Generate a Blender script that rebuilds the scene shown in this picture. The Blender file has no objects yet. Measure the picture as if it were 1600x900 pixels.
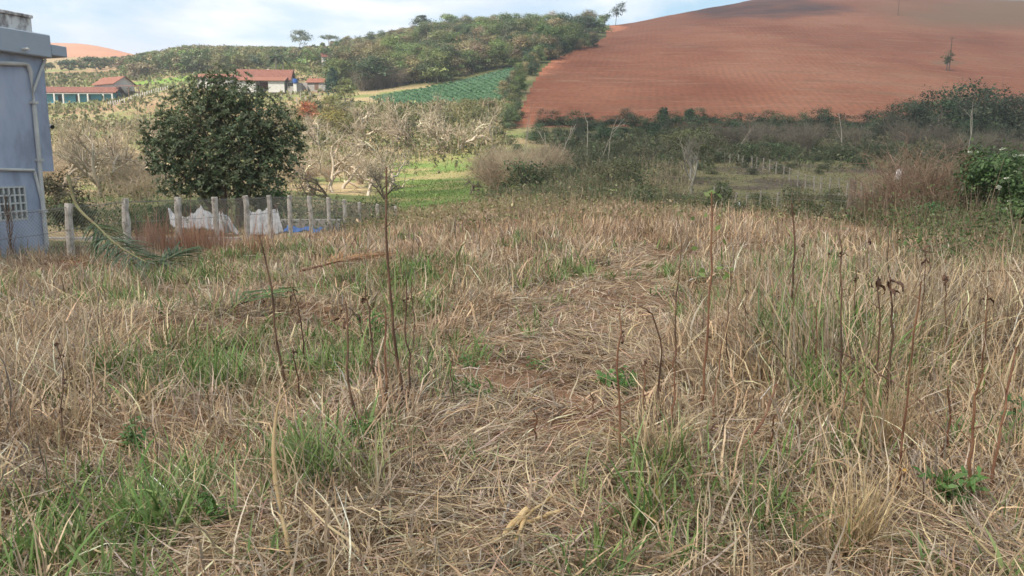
import bpy, bmesh, math, random
import numpy as np
from mathutils import Vector
R = math.radians
S = bpy.context.scene
COL = S.collection
rng = np.random.default_rng(7)

# ---------------------------------------------------------------- camera
F, PITCH, CAMZ = 1186.0, R(9.4), 1.7
cd = bpy.data.cameras.new('camera'); cam = bpy.data.objects.new('camera', cd); COL.objects.link(cam)
cd.sensor_width = 36.0; cd.lens = F / 1600 * 36; cd.clip_start = 0.05; cd.clip_end = 6000
cam.location = (0, 0, CAMZ); cam.rotation_euler = (R(90) - PITCH, 0, 0)
S.camera = cam

# ---------------------------------------------------------------- light
SUN_EL, SUN_AZ = R(50), R(222)          # azimuth clockwise from +Y (north): behind and to the left of the camera
SUND = np.array([math.sin(SUN_AZ) * math.cos(SUN_EL), math.cos(SUN_AZ) * math.cos(SUN_EL), math.sin(SUN_EL)])
sl = bpy.data.lights.new('sun', 'SUN'); sun = bpy.data.objects.new('sun', sl); COL.objects.link(sun)
sl.energy = 5.0; sl.angle = R(0.6); sl.color = (1.0, 0.93, 0.82)
sun.rotation_euler = Vector(tuple(SUND)).to_track_quat('Z', 'Y').to_euler()
sun.location = (-60, -60, 90)
W = bpy.data.worlds.new('World'); S.world = W; W.use_nodes = True
def sky_world():
    nt = W.node_tree; N, L = nt.nodes, nt.links
    N.clear()
    out = N.new('ShaderNodeOutputWorld'); bg = N.new('ShaderNodeBackground'); bg.inputs['Strength'].default_value = 0.1
    sky = N.new('ShaderNodeTexSky'); sky.sky_type = 'NISHITA'; sky.sun_disc = False
    sky.sun_elevation = SUN_EL; sky.sun_rotation = SUN_AZ; sky.air_density = 1.0; sky.dust_density = 0.6; sky.ozone_density = 1.0
    tc = N.new('ShaderNodeTexCoord')
    sp = N.new('ShaderNodeSeparateXYZ'); L.new(tc.outputs['Generated'], sp.inputs[0])
    mz = N.new('ShaderNodeMath'); mz.operation = 'MULTIPLY'; mz.inputs[1].default_value = 3.2; L.new(sp.outputs['Z'], mz.inputs[0])
    cb = N.new('ShaderNodeCombineXYZ'); L.new(sp.outputs['X'], cb.inputs[0]); L.new(sp.outputs['Y'], cb.inputs[1]); L.new(mz.outputs[0], cb.inputs[2])
    n1 = N.new('ShaderNodeTexNoise'); n1.inputs['Scale'].default_value = 2.6; n1.inputs['Detail'].default_value = 7; n1.inputs['Roughness'].default_value = .58
    n1.inputs['Distortion'].default_value = .25
    L.new(cb.outputs[0], n1.inputs['Vector'])
    # more cloud to the left (west), clearer to the right
    ma = N.new('ShaderNodeMath'); ma.operation = 'MULTIPLY_ADD'; ma.inputs[1].default_value = -.26; L.new(sp.outputs['X'], ma.inputs[0]); L.new(n1.outputs['Fac'], ma.inputs[2])
    rp = N.new('ShaderNodeValToRGB'); rp.color_ramp.elements[0].position = .45; rp.color_ramp.elements[1].position = .64
    L.new(ma.outputs[0], rp.inputs[0])
    n2 = N.new('ShaderNodeTexNoise'); n2.inputs['Scale'].default_value = 5.5; n2.inputs['Detail'].default_value = 5; L.new(cb.outputs[0], n2.inputs['Vector'])
    cr = N.new('ShaderNodeValToRGB'); cr.color_ramp.elements[0].position = .38; cr.color_ramp.elements[1].position = .62
    cr.color_ramp.elements[0].color = (6.5, 6.75, 7.7, 1); cr.color_ramp.elements[1].color = (8.3, 8.3, 8.5, 1)
    L.new(n2.outputs['Fac'], cr.inputs[0])
    mx = N.new('ShaderNodeMixRGB'); L.new(rp.outputs[0], mx.inputs[0]); L.new(sky.outputs[0], mx.inputs[1]); L.new(cr.outputs[0], mx.inputs[2])
    # a thin high veil whitens the open sky
    vl = N.new('ShaderNodeMixRGB'); vl.inputs[0].default_value = .42; vl.inputs[2].default_value = (5.2, 7.4, 8.3, 1)
    L.new(sky.outputs[0], vl.inputs[1]); L.new(vl.outputs[0], mx.inputs[1])
    L.new(mx.outputs[0], bg.inputs[0]); L.new(bg.outputs[0], out.inputs[0])
sky_world()
S.view_settings.view_transform = 'Standard'; S.view_settings.look = 'None'; S.view_settings.gamma = 1
S.view_settings.exposure = 0.62
S.render.engine = 'CYCLES'
S.cycles.max_bounces = 6; S.cycles.transparent_max_bounces = 16; S.cycles.volume_bounces = 0
S.cycles.use_denoising = True

# ---------------------------------------------------------------- numbers
cp, sp_ = math.cos(PITCH), math.sin(PITCH)
def at(px, py, Y):
    "photo pixel + distance ahead -> world point"
    u, v = (px - 800) / F, (450 - py) / F
    k = Y / (cp + v * sp_)
    return np.array([u * k, Y, CAMZ + (v * cp - sp_) * k])
def proj(P):
    P = np.asarray(P, float); x, y, z = P[..., 0], P[..., 1], P[..., 2] - CAMZ
    f = y * cp - z * sp_; up = y * sp_ + z * cp
    f = np.where(f < .05, .05, f)
    return 800 + F * x / f, 450 - F * up / f
def hash2(ix, iy, seed):
    h = (ix.astype(np.int64) * 374761393 + iy.astype(np.int64) * 668265263 + seed * 982451653) & 0x7fffffff
    h = ((h ^ (h >> 13)) * 1274126177) & 0x7fffffff
    return ((h ^ (h >> 16)) & 0xffff) / 65535.0
def vnoise(x, y, s, seed=0):
    x = np.asarray(x, float) / s; y = np.asarray(y, float) / s
    ix, iy = np.floor(x), np.floor(y); fx, fy = x - ix, y - iy
    fx = fx * fx * (3 - 2 * fx); fy = fy * fy * (3 - 2 * fy)
    a, b = hash2(ix, iy, seed), hash2(ix + 1, iy, seed)
    c, d = hash2(ix, iy + 1, seed), hash2(ix + 1, iy + 1, seed)
    return (a * (1 - fx) + b * fx) * (1 - fy) + (c * (1 - fx) + d * fx) * fy
def fbm(x, y, s, seed=0, o=3):
    t, a, w = 0, 1.0, 0
    for k in range(o):
        t = t + a * vnoise(x, y, s / 2 ** k, seed + 17 * k); w += a; a *= .5
    return t / w
def sstep(a, b, x):
    t = np.clip((np.asarray(x, float) - a) / (b - a), 0, 1); return t * t * (3 - 2 * t)
def pchip(xs, ys, x):
    xs = np.asarray(xs, float); ys = np.asarray(ys, float); h = np.diff(xs); d = np.diff(ys) / h
    m = np.zeros_like(ys); m[0] = d[0]; m[-1] = d[-1]
    for i in range(1, len(xs) - 1):
        if d[i - 1] * d[i] > 0:
            w1, w2 = 2 * h[i] + h[i - 1], h[i] + 2 * h[i - 1]
            m[i] = (w1 + w2) / (w1 / d[i - 1] + w2 / d[i])
    x = np.clip(x, xs[0], xs[-1]); i = np.clip(np.searchsorted(xs, x) - 1, 0, len(xs) - 2)
    t = (x - xs[i]) / h[i]
    return ((1 + 2 * t) * (1 - t) ** 2 * ys[i] + t * (1 - t) ** 2 * h[i] * m[i] + t * t * (3 - 2 * t) * ys[i + 1] + t * t * (t - 1) * h[i] * m[i + 1])

# ---------------------------------------------------------------- terrain heights
# per bearing: (distance, height) near, then (distance, photo row of the ground) far
PROF = {
 -500: ([(10, -.2), (20, -.5), (30, -.8)], [(60, 302), (100, 275), (150, 215), (240, 165), (330, 118), (420, 100), (700, 84), (900, 120)]),
 0: ([(10, -.15), (18, -.42), (30, -.85)], [(60, 303), (100, 277), (150, 215), (240, 163), (330, 118), (420, 100), (700, 80), (900, 118)]),
 150: ([(10, -.1), (16, -.4), (24, -.85), (32, -1.1)], [(60, 305), (100, 280), (150, 215), (240, 162), (330, 116), (420, 99), (700, 75), (900, 115)]),
 300: ([(10, -.1), (16, -.4), (24, -.8), (32, -1.05)], [(60, 305), (100, 282), (150, 222), (200, 172), (240, 142), (300, 115), (380, 92), (450, 85), (900, 140)]),
 450: ([(12, -.1), (16, -.3), (24, -.7), (32, -1.0)], [(60, 308), (100, 280), (140, 225), (200, 165), (240, 141), (300, 112), (380, 90), (450, 86), (900, 140)]),
 600: ([(12, 0), (20, -.3), (30, -.75)], [(60, 318), (90, 285), (120, 258), (150, 210), (190, 167), (230, 142), (260, 120), (320, 80), (380, 57), (450, 54), (900, 140)]),
 750: ([(12, 0), (20, -.1), (33, -.3)], [(60, 303), (80, 288), (110, 262), (140, 222), (190, 160), (250, 112), (320, 65), (380, 38), (450, 34), (900, 140)]),
 850: ([(12, 0), (20, 0), (33, -.15)], [(60, 296), (110, 250), (150, 208), (165, 190), (200, 150), (250, 105), (320, 66), (380, 40), (450, 35), (900, 130)]),
 950: ([(12, 0), (20, .02), (36, -.1)], [(60, 288), (110, 245), (150, 206), (165, 190), (230, 126), (300, 80), (380, 56), (450, 48), (900, 130)]),
 1000: ([(12, 0), (20, .02), (29, -.08)], [(46, 318), (60, 297), (80, 270), (110, 245), (150, 206), (165, 190), (230, 124), (300, 72), (400, 38), (450, 33), (900, 130)]),
 1200: ([(12, 0), (19, .03), (25, -.12)], [(46, 329), (60, 301), (78, 274), (110, 246), (150, 212), (170, 186), (230, 122), (300, 70), (400, 20), (460, -1), (550, 1), (900, 125)]),
 1400: ([(10, 0), (15, -.02), (20, -.2)], [(40, 340), (65, 294), (100, 252), (140, 222), (180, 180), (230, 130), (300, 80), (400, 25), (480, -3), (560, 1), (900, 125)]),
 1600: ([(10, 0), (18, -.2), (25, -.5)], [(60, 298), (100, 256), (140, 230), (190, 190), (240, 140), (300, 95), (400, 38), (500, 6), (900, 125)]),
 2100: ([(10, 0), (18, -.2), (25, -.6)], [(60, 300), (100, 258), (140, 230), (190, 190), (240, 145), (300, 105), (400, 55), (500, 25), (900, 125)]),
}
YS = np.concatenate([[-900, 0], np.geomspace(1, 900, 420)])
_ax, _tab = [], []
for px in sorted(PROF):
    near, far = PROF[px]
    ys = [-900, 0, 3]; zs = [0, 0, 0]
    for Y, z in near: ys.append(Y); zs.append(z)
    for Y, py in far: ys.append(Y); zs.append(at(px, py, Y)[2])
    col = pchip(ys, zs, YS)
    _tab.append(col); _ax.append((px - 800) / F / 1.013)
_ax = np.array(_ax); _tab = np.array(_tab)
AX = np.linspace(_ax[0], _ax[-1], 160)
TAB = np.array([pchip(_ax, _tab[:, k], AX) for k in range(len(YS))]).T       # [ax, Y]
k_ = np.exp(-.5 * (np.arange(-6, 7) / 2.5) ** 2); k_ /= k_.sum()
TAB = np.array([np.convolve(np.pad(TAB[:, k], 6, 'edge'), k_, 'valid') for k in range(len(YS))]).T
def base_z(X, Y):
    X = np.asarray(X, float); Y = np.asarray(Y, float)
    r = np.hypot(X, Y); th = np.arctan2(X, Y); tl = math.atan(.9)
    thc = np.clip(th, -tl, tl); d = np.where(np.abs(th) > tl, r * math.cos(tl) * np.clip(1 - (np.abs(th) - tl) / 1.2, 0, 1), Y)
    d = np.maximum(d, 0)
    a = np.tan(thc); fa = np.clip((a - AX[0]) / (AX[1] - AX[0]), 0, len(AX) - 1.001); ia = fa.astype(int); fa = fa - ia
    iy = np.clip(np.searchsorted(YS, d) - 1, 0, len(YS) - 2); fy = np.clip((d - YS[iy]) / (YS[iy + 1] - YS[iy]), 0, 1)
    z = (TAB[ia, iy] * (1 - fy) + TAB[ia, iy + 1] * fy) * (1 - fa) + (TAB[ia + 1, iy] * (1 - fy) + TAB[ia + 1, iy + 1] * fy) * fa
    return z
# trodden straw path down the middle of the field (world): distance, centre, half width
_pt = [(1.0, -.10, .35), (2.92, -.12, .36), (3.5, -.05, .48), (4.4, .10, .62), (5.7, .32, .78), (7.5, .70, .95), (9.7, 1.25, .95), (11.5, 1.75, .75), (14, 2.4, .4), (17, 3.0, .15)]
def path_w(X, Y):
    c = np.interp(Y, [p[0] for p in _pt], [p[1] for p in _pt]); h = np.interp(Y, [p[0] for p in _pt], [p[2] for p in _pt])
    q = np.abs(X - c) / h + .5 * (fbm(X, Y, .8, 5) - .5)
    return (1 - sstep(.65, 1.25, q)) * (1 - sstep(14.5, 17.5, Y)) * sstep(.4, 1.2, Y)
def flat(px, py):
    d = at(px, py, 1.0); Y = -CAMZ / (d[2] - CAMZ); return at(px, py, Y)
MOUND = [(flat(a, b)[:2], r, h) for a, b, r, h in ((400, 870, .42, .15), (520, 650, .45, .10), (80, 610, .6, .16), (1520, 885, .40, .10), (330, 500, .9, .12), (1230, 640, .5, .08), (230, 640, .35, .08))]
MATS = [(flat(a, b)[:2], r) for a, b, r in ((400, 875, .50), (1520, 875, .42), (530, 640, .35), (250, 480, .7), (1200, 660, .35), (840, 560, .9))]
def mat_w(X, Y):
    g = np.zeros_like(np.asarray(X, float))
    for c, r in MATS: g = np.maximum(g, np.exp(-((X - c[0]) ** 2 + ((Y - c[1]) / 1.3) ** 2) / (r * r)))
    return g
def ground_z(X, Y):
    X = np.asarray(X, float); Y = np.asarray(Y, float)
    z = base_z(X, Y)
    near = 1 - sstep(25, 40, np.hypot(X, Y))
    hum = (fbm(X, Y, 1.7, 11, 3) - .5) * .42 + (fbm(X, Y, .5, 31, 2) - .5) * .10
    for c, r, h in MOUND: z = z + h * np.exp(-((X - c[0]) ** 2 + ((Y - c[1]) / 1.2) ** 2) / (r * r))
    return z + near * (1 - .8 * path_w(X, Y)) * hum + (1 - near) * (fbm(X, Y, 14, 41, 3) - .5) * np.clip(np.hypot(X, Y) / 60, 0, 1.0) * .6
def gz(x, y): return float(ground_z(np.array([x]), np.array([y]))[0])
def ground_at(px, Y):
    "ground point that shows in photo column px at distance Y"
    z = 0.0
    for _ in range(6):
        f = Y * cp - (z - CAMZ) * sp_
        x = (px - 800) / F * f; z = gz(x, Y)
    return np.array([x, Y, z])
def pick(px, py, y0=1.5, y1=60):
    Ys = np.geomspace(y0, y1, 900); P = np.array([at(px, py, Y) for Y in Ys])
    g = ground_z(P[:, 0], P[:, 1]); k = np.argmax(P[:, 2] < g)
    if not (P[:, 2] < g).any(): k = len(Ys) - 1
    p = P[k]; p[2] = g[k]; return p

# ---------------------------------------------------------------- mesh helpers
def mesh_np(V, Fs, colr=None):
    V = np.ascontiguousarray(V, np.float32).reshape(-1, 3); Fs = np.ascontiguousarray(Fs, np.int32); n, k = Fs.shape
    me = bpy.data.meshes.new('m'); me.vertices.add(len(V)); me.vertices.foreach_set('co', V.ravel())
    me.loops.add(n * k); me.loops.foreach_set('vertex_index', Fs.ravel())
    me.polygons.add(n); me.polygons.foreach_set('loop_start', np.arange(0, n * k, k, dtype=np.int32))
    me.update(calc_edges=True)
    if colr is not None:
        c = np.ones((len(V), 4), np.float32); c[:, :3] = colr
        me.attributes.new('col', 'FLOAT_COLOR', 'POINT').data.foreach_set('color', c.ravel())
    return me
def link(name, me, mat=None, parent=None, loc=None):
    o = bpy.data.objects.new(name, me); COL.objects.link(o)
    if mat is not None and me is not None and not me.materials: me.materials.append(mat)
    if parent is not None: o.parent = parent
    if loc is not None: o.location = tuple(float(v) for v in loc)
    if me is not None: me.name = name
    return o
def tag(o, label, cat=None, group=None, kind=None):
    o['label'] = label
    if cat: o['category'] = cat
    if group: o['group'] = group
    if kind: o['kind'] = kind
    return o
def empty(name, loc, label, cat, group=None, rz=0.0, sc=1.0):
    o = bpy.data.objects.new(name, None); COL.objects.link(o); o.location = tuple(float(v) for v in loc); o.rotation_euler.z = rz
    o.scale = (sc, sc, sc) if np.isscalar(sc) else sc
    o.empty_display_size = .3
    return tag(o, label, cat, group)
def copy_tree(o, loc, rz=0.0, sc=1.0, label=None, group=None):
    c = o.copy(); COL.objects.link(c); c.location = tuple(float(v) for v in loc); c.rotation_euler.z = rz
    c.scale = (sc, sc, sc) if np.isscalar(sc) else sc
    if label: c['label'] = label
    if group: c['group'] = group
    for ch in list(o.children):
        d = ch.copy(); COL.objects.link(d); d.parent = c
        for g in list(ch.children):
            e = g.copy(); COL.objects.link(e); e.parent = d
    return c
class MB:
    def __init__(s): s.v = []; s.f = []
    def box(s, c, size, M=None):
        c = np.array(c, float); h = np.array(size, float) / 2; b = len(s.v)
        for i in range(8):
            p = np.array([h[0] * (1 if i & 1 else -1), h[1] * (1 if i & 2 else -1), h[2] * (1 if i & 4 else -1)])
            if M is not None: p = M @ p
            s.v.append(tuple(p + c))
        for q in ((0, 2, 3, 1), (4, 5, 7, 6), (0, 1, 5, 4), (2, 6, 7, 3), (0, 4, 6, 2), (1, 3, 7, 5)): s.f.append(tuple(b + i for i in q))
        return s
    def prism(s, poly, ex):
        "closed polygon (world points, planar) extruded along ex"
        b = len(s.v); n = len(poly); ex = np.array(ex, float)
        for p in poly: s.v.append(tuple(np.array(p, float)))
        for p in poly: s.v.append(tuple(np.array(p, float) + ex))
        s.f.append(tuple(range(b, b + n))[::-1]); s.f.append(tuple(range(b + n, b + 2 * n)))
        for i in range(n):
            j = (i + 1) % n; s.f.append((b + i, b + j, b + n + j, b + n + i))
        return s
    def tube(s, pts, r, k=8):
        V, Fq = tubes([np.array(pts, float)], [np.full(len(pts), r) if np.isscalar(r) else np.array(r)], k)
        b = len(s.v); s.v += [tuple(p) for p in V]; s.f += [tuple(int(i) + b for i in q) for q in Fq]
        # caps
        n = len(pts); s.f.append(tuple(b + i for i in range(k))[::-1]); s.f.append(tuple(b + (n - 1) * k + i for i in range(k)))
        return s
    def build(s, name, mat, parent=None, bevel=0, smooth=False, loc=None):
        me = bpy.data.meshes.new(name); me.from_pydata([tuple(map(float, p)) for p in s.v], [], s.f)
        bm = bmesh.new(); bm.from_mesh(me); bmesh.ops.recalc_face_normals(bm, faces=bm.faces)
        if bevel: bmesh.ops.bevel(bm, geom=list(bm.edges), offset=bevel, segments=1, affect='EDGES', clamp_overlap=True)
        bm.to_mesh(me); bm.free()
        if not smooth: me.shade_flat()
        return link(name, me, mat, parent, loc)
def tubes(polys, radii, k=5):
    Vs, Fs, b = [], [], 0
    ang = np.arange(k) / k * 2 * np.pi
    for P, r in zip(polys, radii):
        n = len(P); T = np.gradient(P, axis=0); T /= np.linalg.norm(T, axis=1, keepdims=True) + 1e-9
        ref = np.array([0, 0, 1.0]) if abs(T[:, 2]).mean() < .8 else np.array([1.0, 0, 0])
        A = np.cross(T, ref); A /= np.linalg.norm(A, axis=1, keepdims=True) + 1e-9; B = np.cross(T, A)
        ring = P[:, None, :] + r[:, None, None] * (np.cos(ang)[None, :, None] * A[:, None, :] + np.sin(ang)[None, :, None] * B[:, None, :])
        Vs.append(ring.reshape(-1, 3))
        i = np.arange(n - 1)[:, None] * k + b; j = np.arange(k)[None, :]; j2 = (j + 1) % k
        Fs.append(np.stack([i + j, i + j2, i + k + j2, i + k + j], -1).reshape(-1, 4)); b += n * k
    return np.concatenate(Vs), np.concatenate(Fs)

# ---------------------------------------------------------------- materials
def new_mat(name):
    m = bpy.data.materials.new(name); m.use_nodes = True; nt = m.node_tree; bs = nt.nodes['Principled BSDF']
    bs.inputs['Specular IOR Level'].default_value = .25
    return m, nt.nodes, nt.links, bs
def attr_mat(name, rough=.75, transl=0.0, vary=0.0, spec=.2, grain=0.0, gscale=4.0):
    m, N, L, bs = new_mat(name); bs.inputs['Roughness'].default_value = rough; bs.inputs['Specular IOR Level'].default_value = spec
    a = N.new('ShaderNodeAttribute'); a.attribute_name = 'col'; c = a.outputs['Color']
    if vary:
        oi = N.new('ShaderNodeObjectInfo'); hs = N.new('ShaderNodeHueSaturation')
        mr = N.new('ShaderNodeMapRange'); mr.inputs['To Min'].default_value = 1 - vary; mr.inputs['To Max'].default_value = 1 + vary; L.new(oi.outputs['Random'], mr.inputs[0])
        wn = N.new('ShaderNodeTexWhiteNoise'); wn.noise_dimensions = '1D'; L.new(oi.outputs['Random'], wn.inputs['W'])
        mh = N.new('ShaderNodeMapRange'); mh.inputs['To Min'].default_value = .5 - vary * .10; mh.inputs['To Max'].default_value = .5 + vary * .06; L.new(wn.outputs['Value'], mh.inputs[0])
        L.new(mr.outputs[0], hs.inputs['Value']); L.new(mh.outputs[0], hs.inputs['Hue']); L.new(c, hs.inputs['Color']); c = hs.outputs[0]
    if grain:
        g = N.new('ShaderNodeTexNoise'); g.inputs['Scale'].default_value = gscale; g.inputs['Detail'].default_value = 5
        mr = N.new('ShaderNodeMapRange'); mr.inputs['From Min'].default_value = .3; mr.inputs['From Max'].default_value = .7
        mr.inputs['To Min'].default_value = 1 - grain; mr.inputs['To Max'].default_value = 1 + grain; L.new(g.outputs['Fac'], mr.inputs[0])
        tc = N.new('ShaderNodeTexCoord'); L.new(tc.outputs['Object'], g.inputs['Vector'])
        mm = N.new('ShaderNodeMixRGB'); mm.blend_type = 'MULTIPLY'; mm.inputs[0].default_value = 1; L.new(c, mm.inputs[1]); L.new(mr.outputs[0], mm.inputs[2]); c = mm.outputs[0]
    L.new(c, bs.inputs['Base Color'])
    if transl:
        t = N.new('ShaderNodeBsdfTranslucent'); L.new(c, t.inputs['Color']); mx = N.new('ShaderNodeMixShader'); mx.inputs[0].default_value = transl
        L.new(bs.outputs[0], mx.inputs[1]); L.new(t.outputs[0], mx.inputs[2]); L.new(mx.outputs[0], N['Material Output'].inputs['Surface'])
    return m
def mix_mat(name, cols, scale=6.0, rough=.8, detail=6, bump=0.0, stretch=(1, 1, 1), lo=.35, hi=.65, spec=.25):
    "procedural: object-space noise blended through a ramp of colours"
    m, N, L, bs = new_mat(name); bs.inputs['Roughness'].default_value = rough; bs.inputs['Specular IOR Level'].default_value = spec
    tc = N.new('ShaderNodeTexCoord'); mp = N.new('ShaderNodeMapping'); mp.inputs['Scale'].default_value = stretch; L.new(tc.outputs['Object'], mp.inputs['Vector'])
    n = N.new('ShaderNodeTexNoise'); n.inputs['Scale'].default_value = scale; n.inputs['Detail'].default_value = detail; n.inputs['Roughness'].default_value = .62; L.new(mp.outputs[0], n.inputs['Vector'])
    r = N.new('ShaderNodeValToRGB'); e = r.color_ramp.elements
    while len(e) < len(cols): e.new(.5)
    for i, c in enumerate(cols):
        e[i].position = lo + (hi - lo) * i / max(1, len(cols) - 1); e[i].color = (*c, 1)
    L.new(n.outputs['Fac'], r.inputs[0]); L.new(r.outputs[0], bs.inputs['Base Color'])
    if bump:
        b = N.new('ShaderNodeBump'); b.inputs['Strength'].default_value = bump; b.inputs['Distance'].default_value = .02; L.new(n.outputs['Fac'], b.inputs['Height']); L.new(b.outputs[0], bs.inputs['Normal'])
    return m
M = {}
M['blade'] = attr_mat('dry_blade', .7, .22)
M['green'] = attr_mat('green_blade', .5, .30, spec=.35)
M['leaf'] = attr_mat('leaf', .55, .36, vary=.28, spec=.35)
M['leaf_plain'] = attr_mat('leaf_plain', .5, .28, spec=.4)
M['twig'] = attr_mat('twig', .85, 0, vary=.15)
M['bark'] = mix_mat('bark', [(.10, .075, .055), (.2, .16, .12)], 14, .9, bump=.5, stretch=(1, 1, .25))
M['stalk'] = mix_mat('stalk', [(.07, .042, .028), (.125, .072, .045), (.21, .125, .075)], 9, .75, stretch=(1, 1, .4))
M['stalk_red'] = mix_mat('stalk_red', [(.14, .062, .038), (.21, .105, .06), (.29, .17, .095)], 7, .7, stretch=(1, 1, .4))
M['dead_leaf'] = mix_mat('dead_leaf', [(.06, .034, .024), (.15, .085, .055)], 30, .85)
M['post'] = mix_mat('post', [(.24, .21, .17), (.48, .43, .37), (.62, .57, .50)], 9, .92, bump=.6, stretch=(1, 1, .5))
M['wire'] = mix_mat('wire', [(.16, .16, .15), (.26, .24, .22)], 3, .6)
M['blue_wall'] = mix_mat('blue_wall', [(.30, .33, .41), (.38, .425, .53), (.43, .475, .58), (.47, .51, .60)], 1.6, .75, detail=8, stretch=(1, 1, .35))
M['fascia'] = mix_mat('fascia', [(.36, .41, .47), (.41, .455, .515)], 2.0, .75, detail=8)
M['dirty_white'] = mix_mat('dirty_white', [(.10, .085, .08), (.34, .31, .30), (.72, .70, .67)], 3.5, .85, detail=8, lo=.34, hi=.56, stretch=(1, 1, .6))
M['pvc'] = mix_mat('pvc', [(.50, .49, .46), (.62, .61, .58)], 3, .5)
M['white'] = mix_mat('white_paint', [(.50, .48, .44), (.60, .58, .54)], 2, .7)
M['glass'] = mix_mat('glass', [(.12, .14, .15), (.26, .28, .28)], 8, .25, spec=.5)
M['rust'] = mix_mat('rust', [(.13, .06, .03), (.25, .12, .06)], 9, .9)
M['tile'] = mix_mat('roof_tile', [(.12, .048, .038), (.18, .072, .052), (.24, .11, .075)], 1.2, .85, stretch=(1.5, 1.5, 4))
M['tile_orange'] = mix_mat('roof_tile_orange', [(.19, .078, .052), (.26, .115, .075)], 1.2, .85, stretch=(1.5, 1.5, 4))
M['teal_wall'] = mix_mat('teal_wall', [(.06, .27, .35), (.08, .33, .41)], .8, .8)
M['dark'] = mix_mat('dark_opening', [(.02, .02, .02), (.035, .03, .03)], 2, .8)
M['concrete'] = mix_mat('concrete', [(.26, .24, .22), (.38, .36, .33)], 2, .9)
M['wood'] = mix_mat('wood', [(.11, .07, .045), (.2, .13, .09)], 4, .85)
M['blue_tarp'] = mix_mat('blue_tarp', [(.02, .09, .30), (.05, .17, .42)], 2, .45)
M['tank'] = mix_mat('tank_blue', [(.02, .07, .26), (.03, .1, .32)], 2, .4)
M['net'] = mix_mat('shade_net', [(.30, .30, .31), (.46, .46, .46)], 5, .8)
M['plastic'] = mix_mat('white_plastic', [(.70, .70, .70), (.82, .82, .82)], 10, .4)
M['picket'] = mix_mat('weathered_white', [(.38, .36, .33), (.58, .56, .52)], 3, .8)
M['post_far'] = mix_mat('grey_post', [(.20, .175, .14), (.36, .32, .27)], 5, .9)

# ================================================================ ground sheet
def in_poly(px, py, poly):
    c = np.zeros(px.shape, bool); n = len(poly)
    for i in range(n):
        (x1, y1), (x2, y2) = poly[i], poly[(i + 1) % n]
        if y1 == y2: continue
        cond = ((y1 > py) != (y2 > py)) & (px < (x2 - x1) * (py - y1) / (y2 - y1) + x1); c ^= cond
    return c
CROP = [(575, 152), (640, 141), (700, 130), (745, 120), (800, 104), (822, 102), (800, 130), (778, 162), (700, 168), (620, 166)]
def hill_edge(py): return np.interp(py, [-40, 30, 45, 58, 70, 95, 110, 140, 190, 205], [985, 958, 950, 948, 915, 862, 845, 828, 806, 800])
def lerp(a, b, t): return np.array(a) * (1 - t[..., None]) + np.array(b) * t[..., None]
FEND = ([-200, 100, 450, 600, 750, 1000, 1200, 1400, 1700], [17, 18, 22, 22, 23.5, 27, 24, 17, 13])
def ground_colour(X, Y, px, py):
    n1 = fbm(X, Y, 3.0, 3, 3); n2 = fbm(X, Y, .6, 9, 2); n3 = fbm(X, Y, 22, 77, 3); n4 = fbm(X, Y, 7, 88, 3)
    c = lerp((.18, .088, .052), (.255, .155, .095), n2)                         # red earth under litter
    c = lerp((0, 0, 0), (1, 1, 1), np.ones_like(X)) * c
    strw = sstep(.42, .62, n1); c = c * (1 - .6 * strw[..., None]) + .6 * strw[..., None] * np.array((.27, .19, .115))
    # beyond the field: dry brush, pasture, mud
    far = sstep(0, 7, Y - np.interp(px, FEND[0], FEND[1]))
    d = lerp((.16, .13, .07), (.10, .12, .045), sstep(.35, .65, n4))
    lft = (1 - sstep(760, 860, px))
    dl = lerp((.33, .25, .14), (.17, .19, .07), sstep(.42, .62, n4)); d = d * (1 - lft[..., None]) + dl * lft[..., None]
    # green pasture in the dip
    pas = sstep(560, 620, px) * (1 - sstep(745, 775, px)) * sstep(36, 44, Y) * (1 - sstep(122, 136, Y))
    pas = pas * sstep(.22, .45, n4 + .15)
    d = d * (1 - pas[..., None]) + pas[..., None] * lerp((.13, .185, .05), (.25, .215, .095), sstep(.42, .68, n4))
    # grazed clearing with bare mud
    clr = sstep(1000, 1060, px) * (1 - sstep(1380, 1460, px)) * sstep(36, 46, Y) * (1 - sstep(92, 104, Y))
    mud = sstep(.46, .66, fbm(X, Y * 1.3, 5, 120, 5)) * .8
    cc = lerp((.115, .12, .05), (.17, .135, .078), n2); cc = cc * (1 - mud[..., None]) + mud[..., None] * np.array((.075, .055, .048))
    d = d * (1 - clr[..., None]) + clr[..., None] * cc
    # slopes round the farmsteads
    up = sstep(165, 190, Y) * (1 - sstep(500, 560, px))
    uc = lerp((.30, .225, .125), (.17, .20, .07), sstep(.5, .68, n3)); rd = sstep(.56, .66, fbm(X, Y, 30, 222, 3))
    uc = uc * (1 - .7 * rd[..., None]) + .7 * rd[..., None] * np.array((.28, .16, .10))
    d = d * (1 - up[..., None]) + up[..., None] * uc
    # woodland floor
    wd = sstep(225, 240, Y) * sstep(470, 520, px); d = d * (1 - wd[..., None]) + wd[..., None] * np.array((.075, .078, .03))
    gl = sstep(85, 94, py) * (1 - sstep(126, 134, py)) * sstep(190, 210, Y)
    d = np.where((in_poly(px, py, [(205, 128), (300, 118), (300, 126), (205, 134)]) & (Y > 200))[..., None], np.array((.16, .25, .05)), d)
    c = c * (1 - far[..., None]) + d * far[..., None]
    return c
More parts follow.
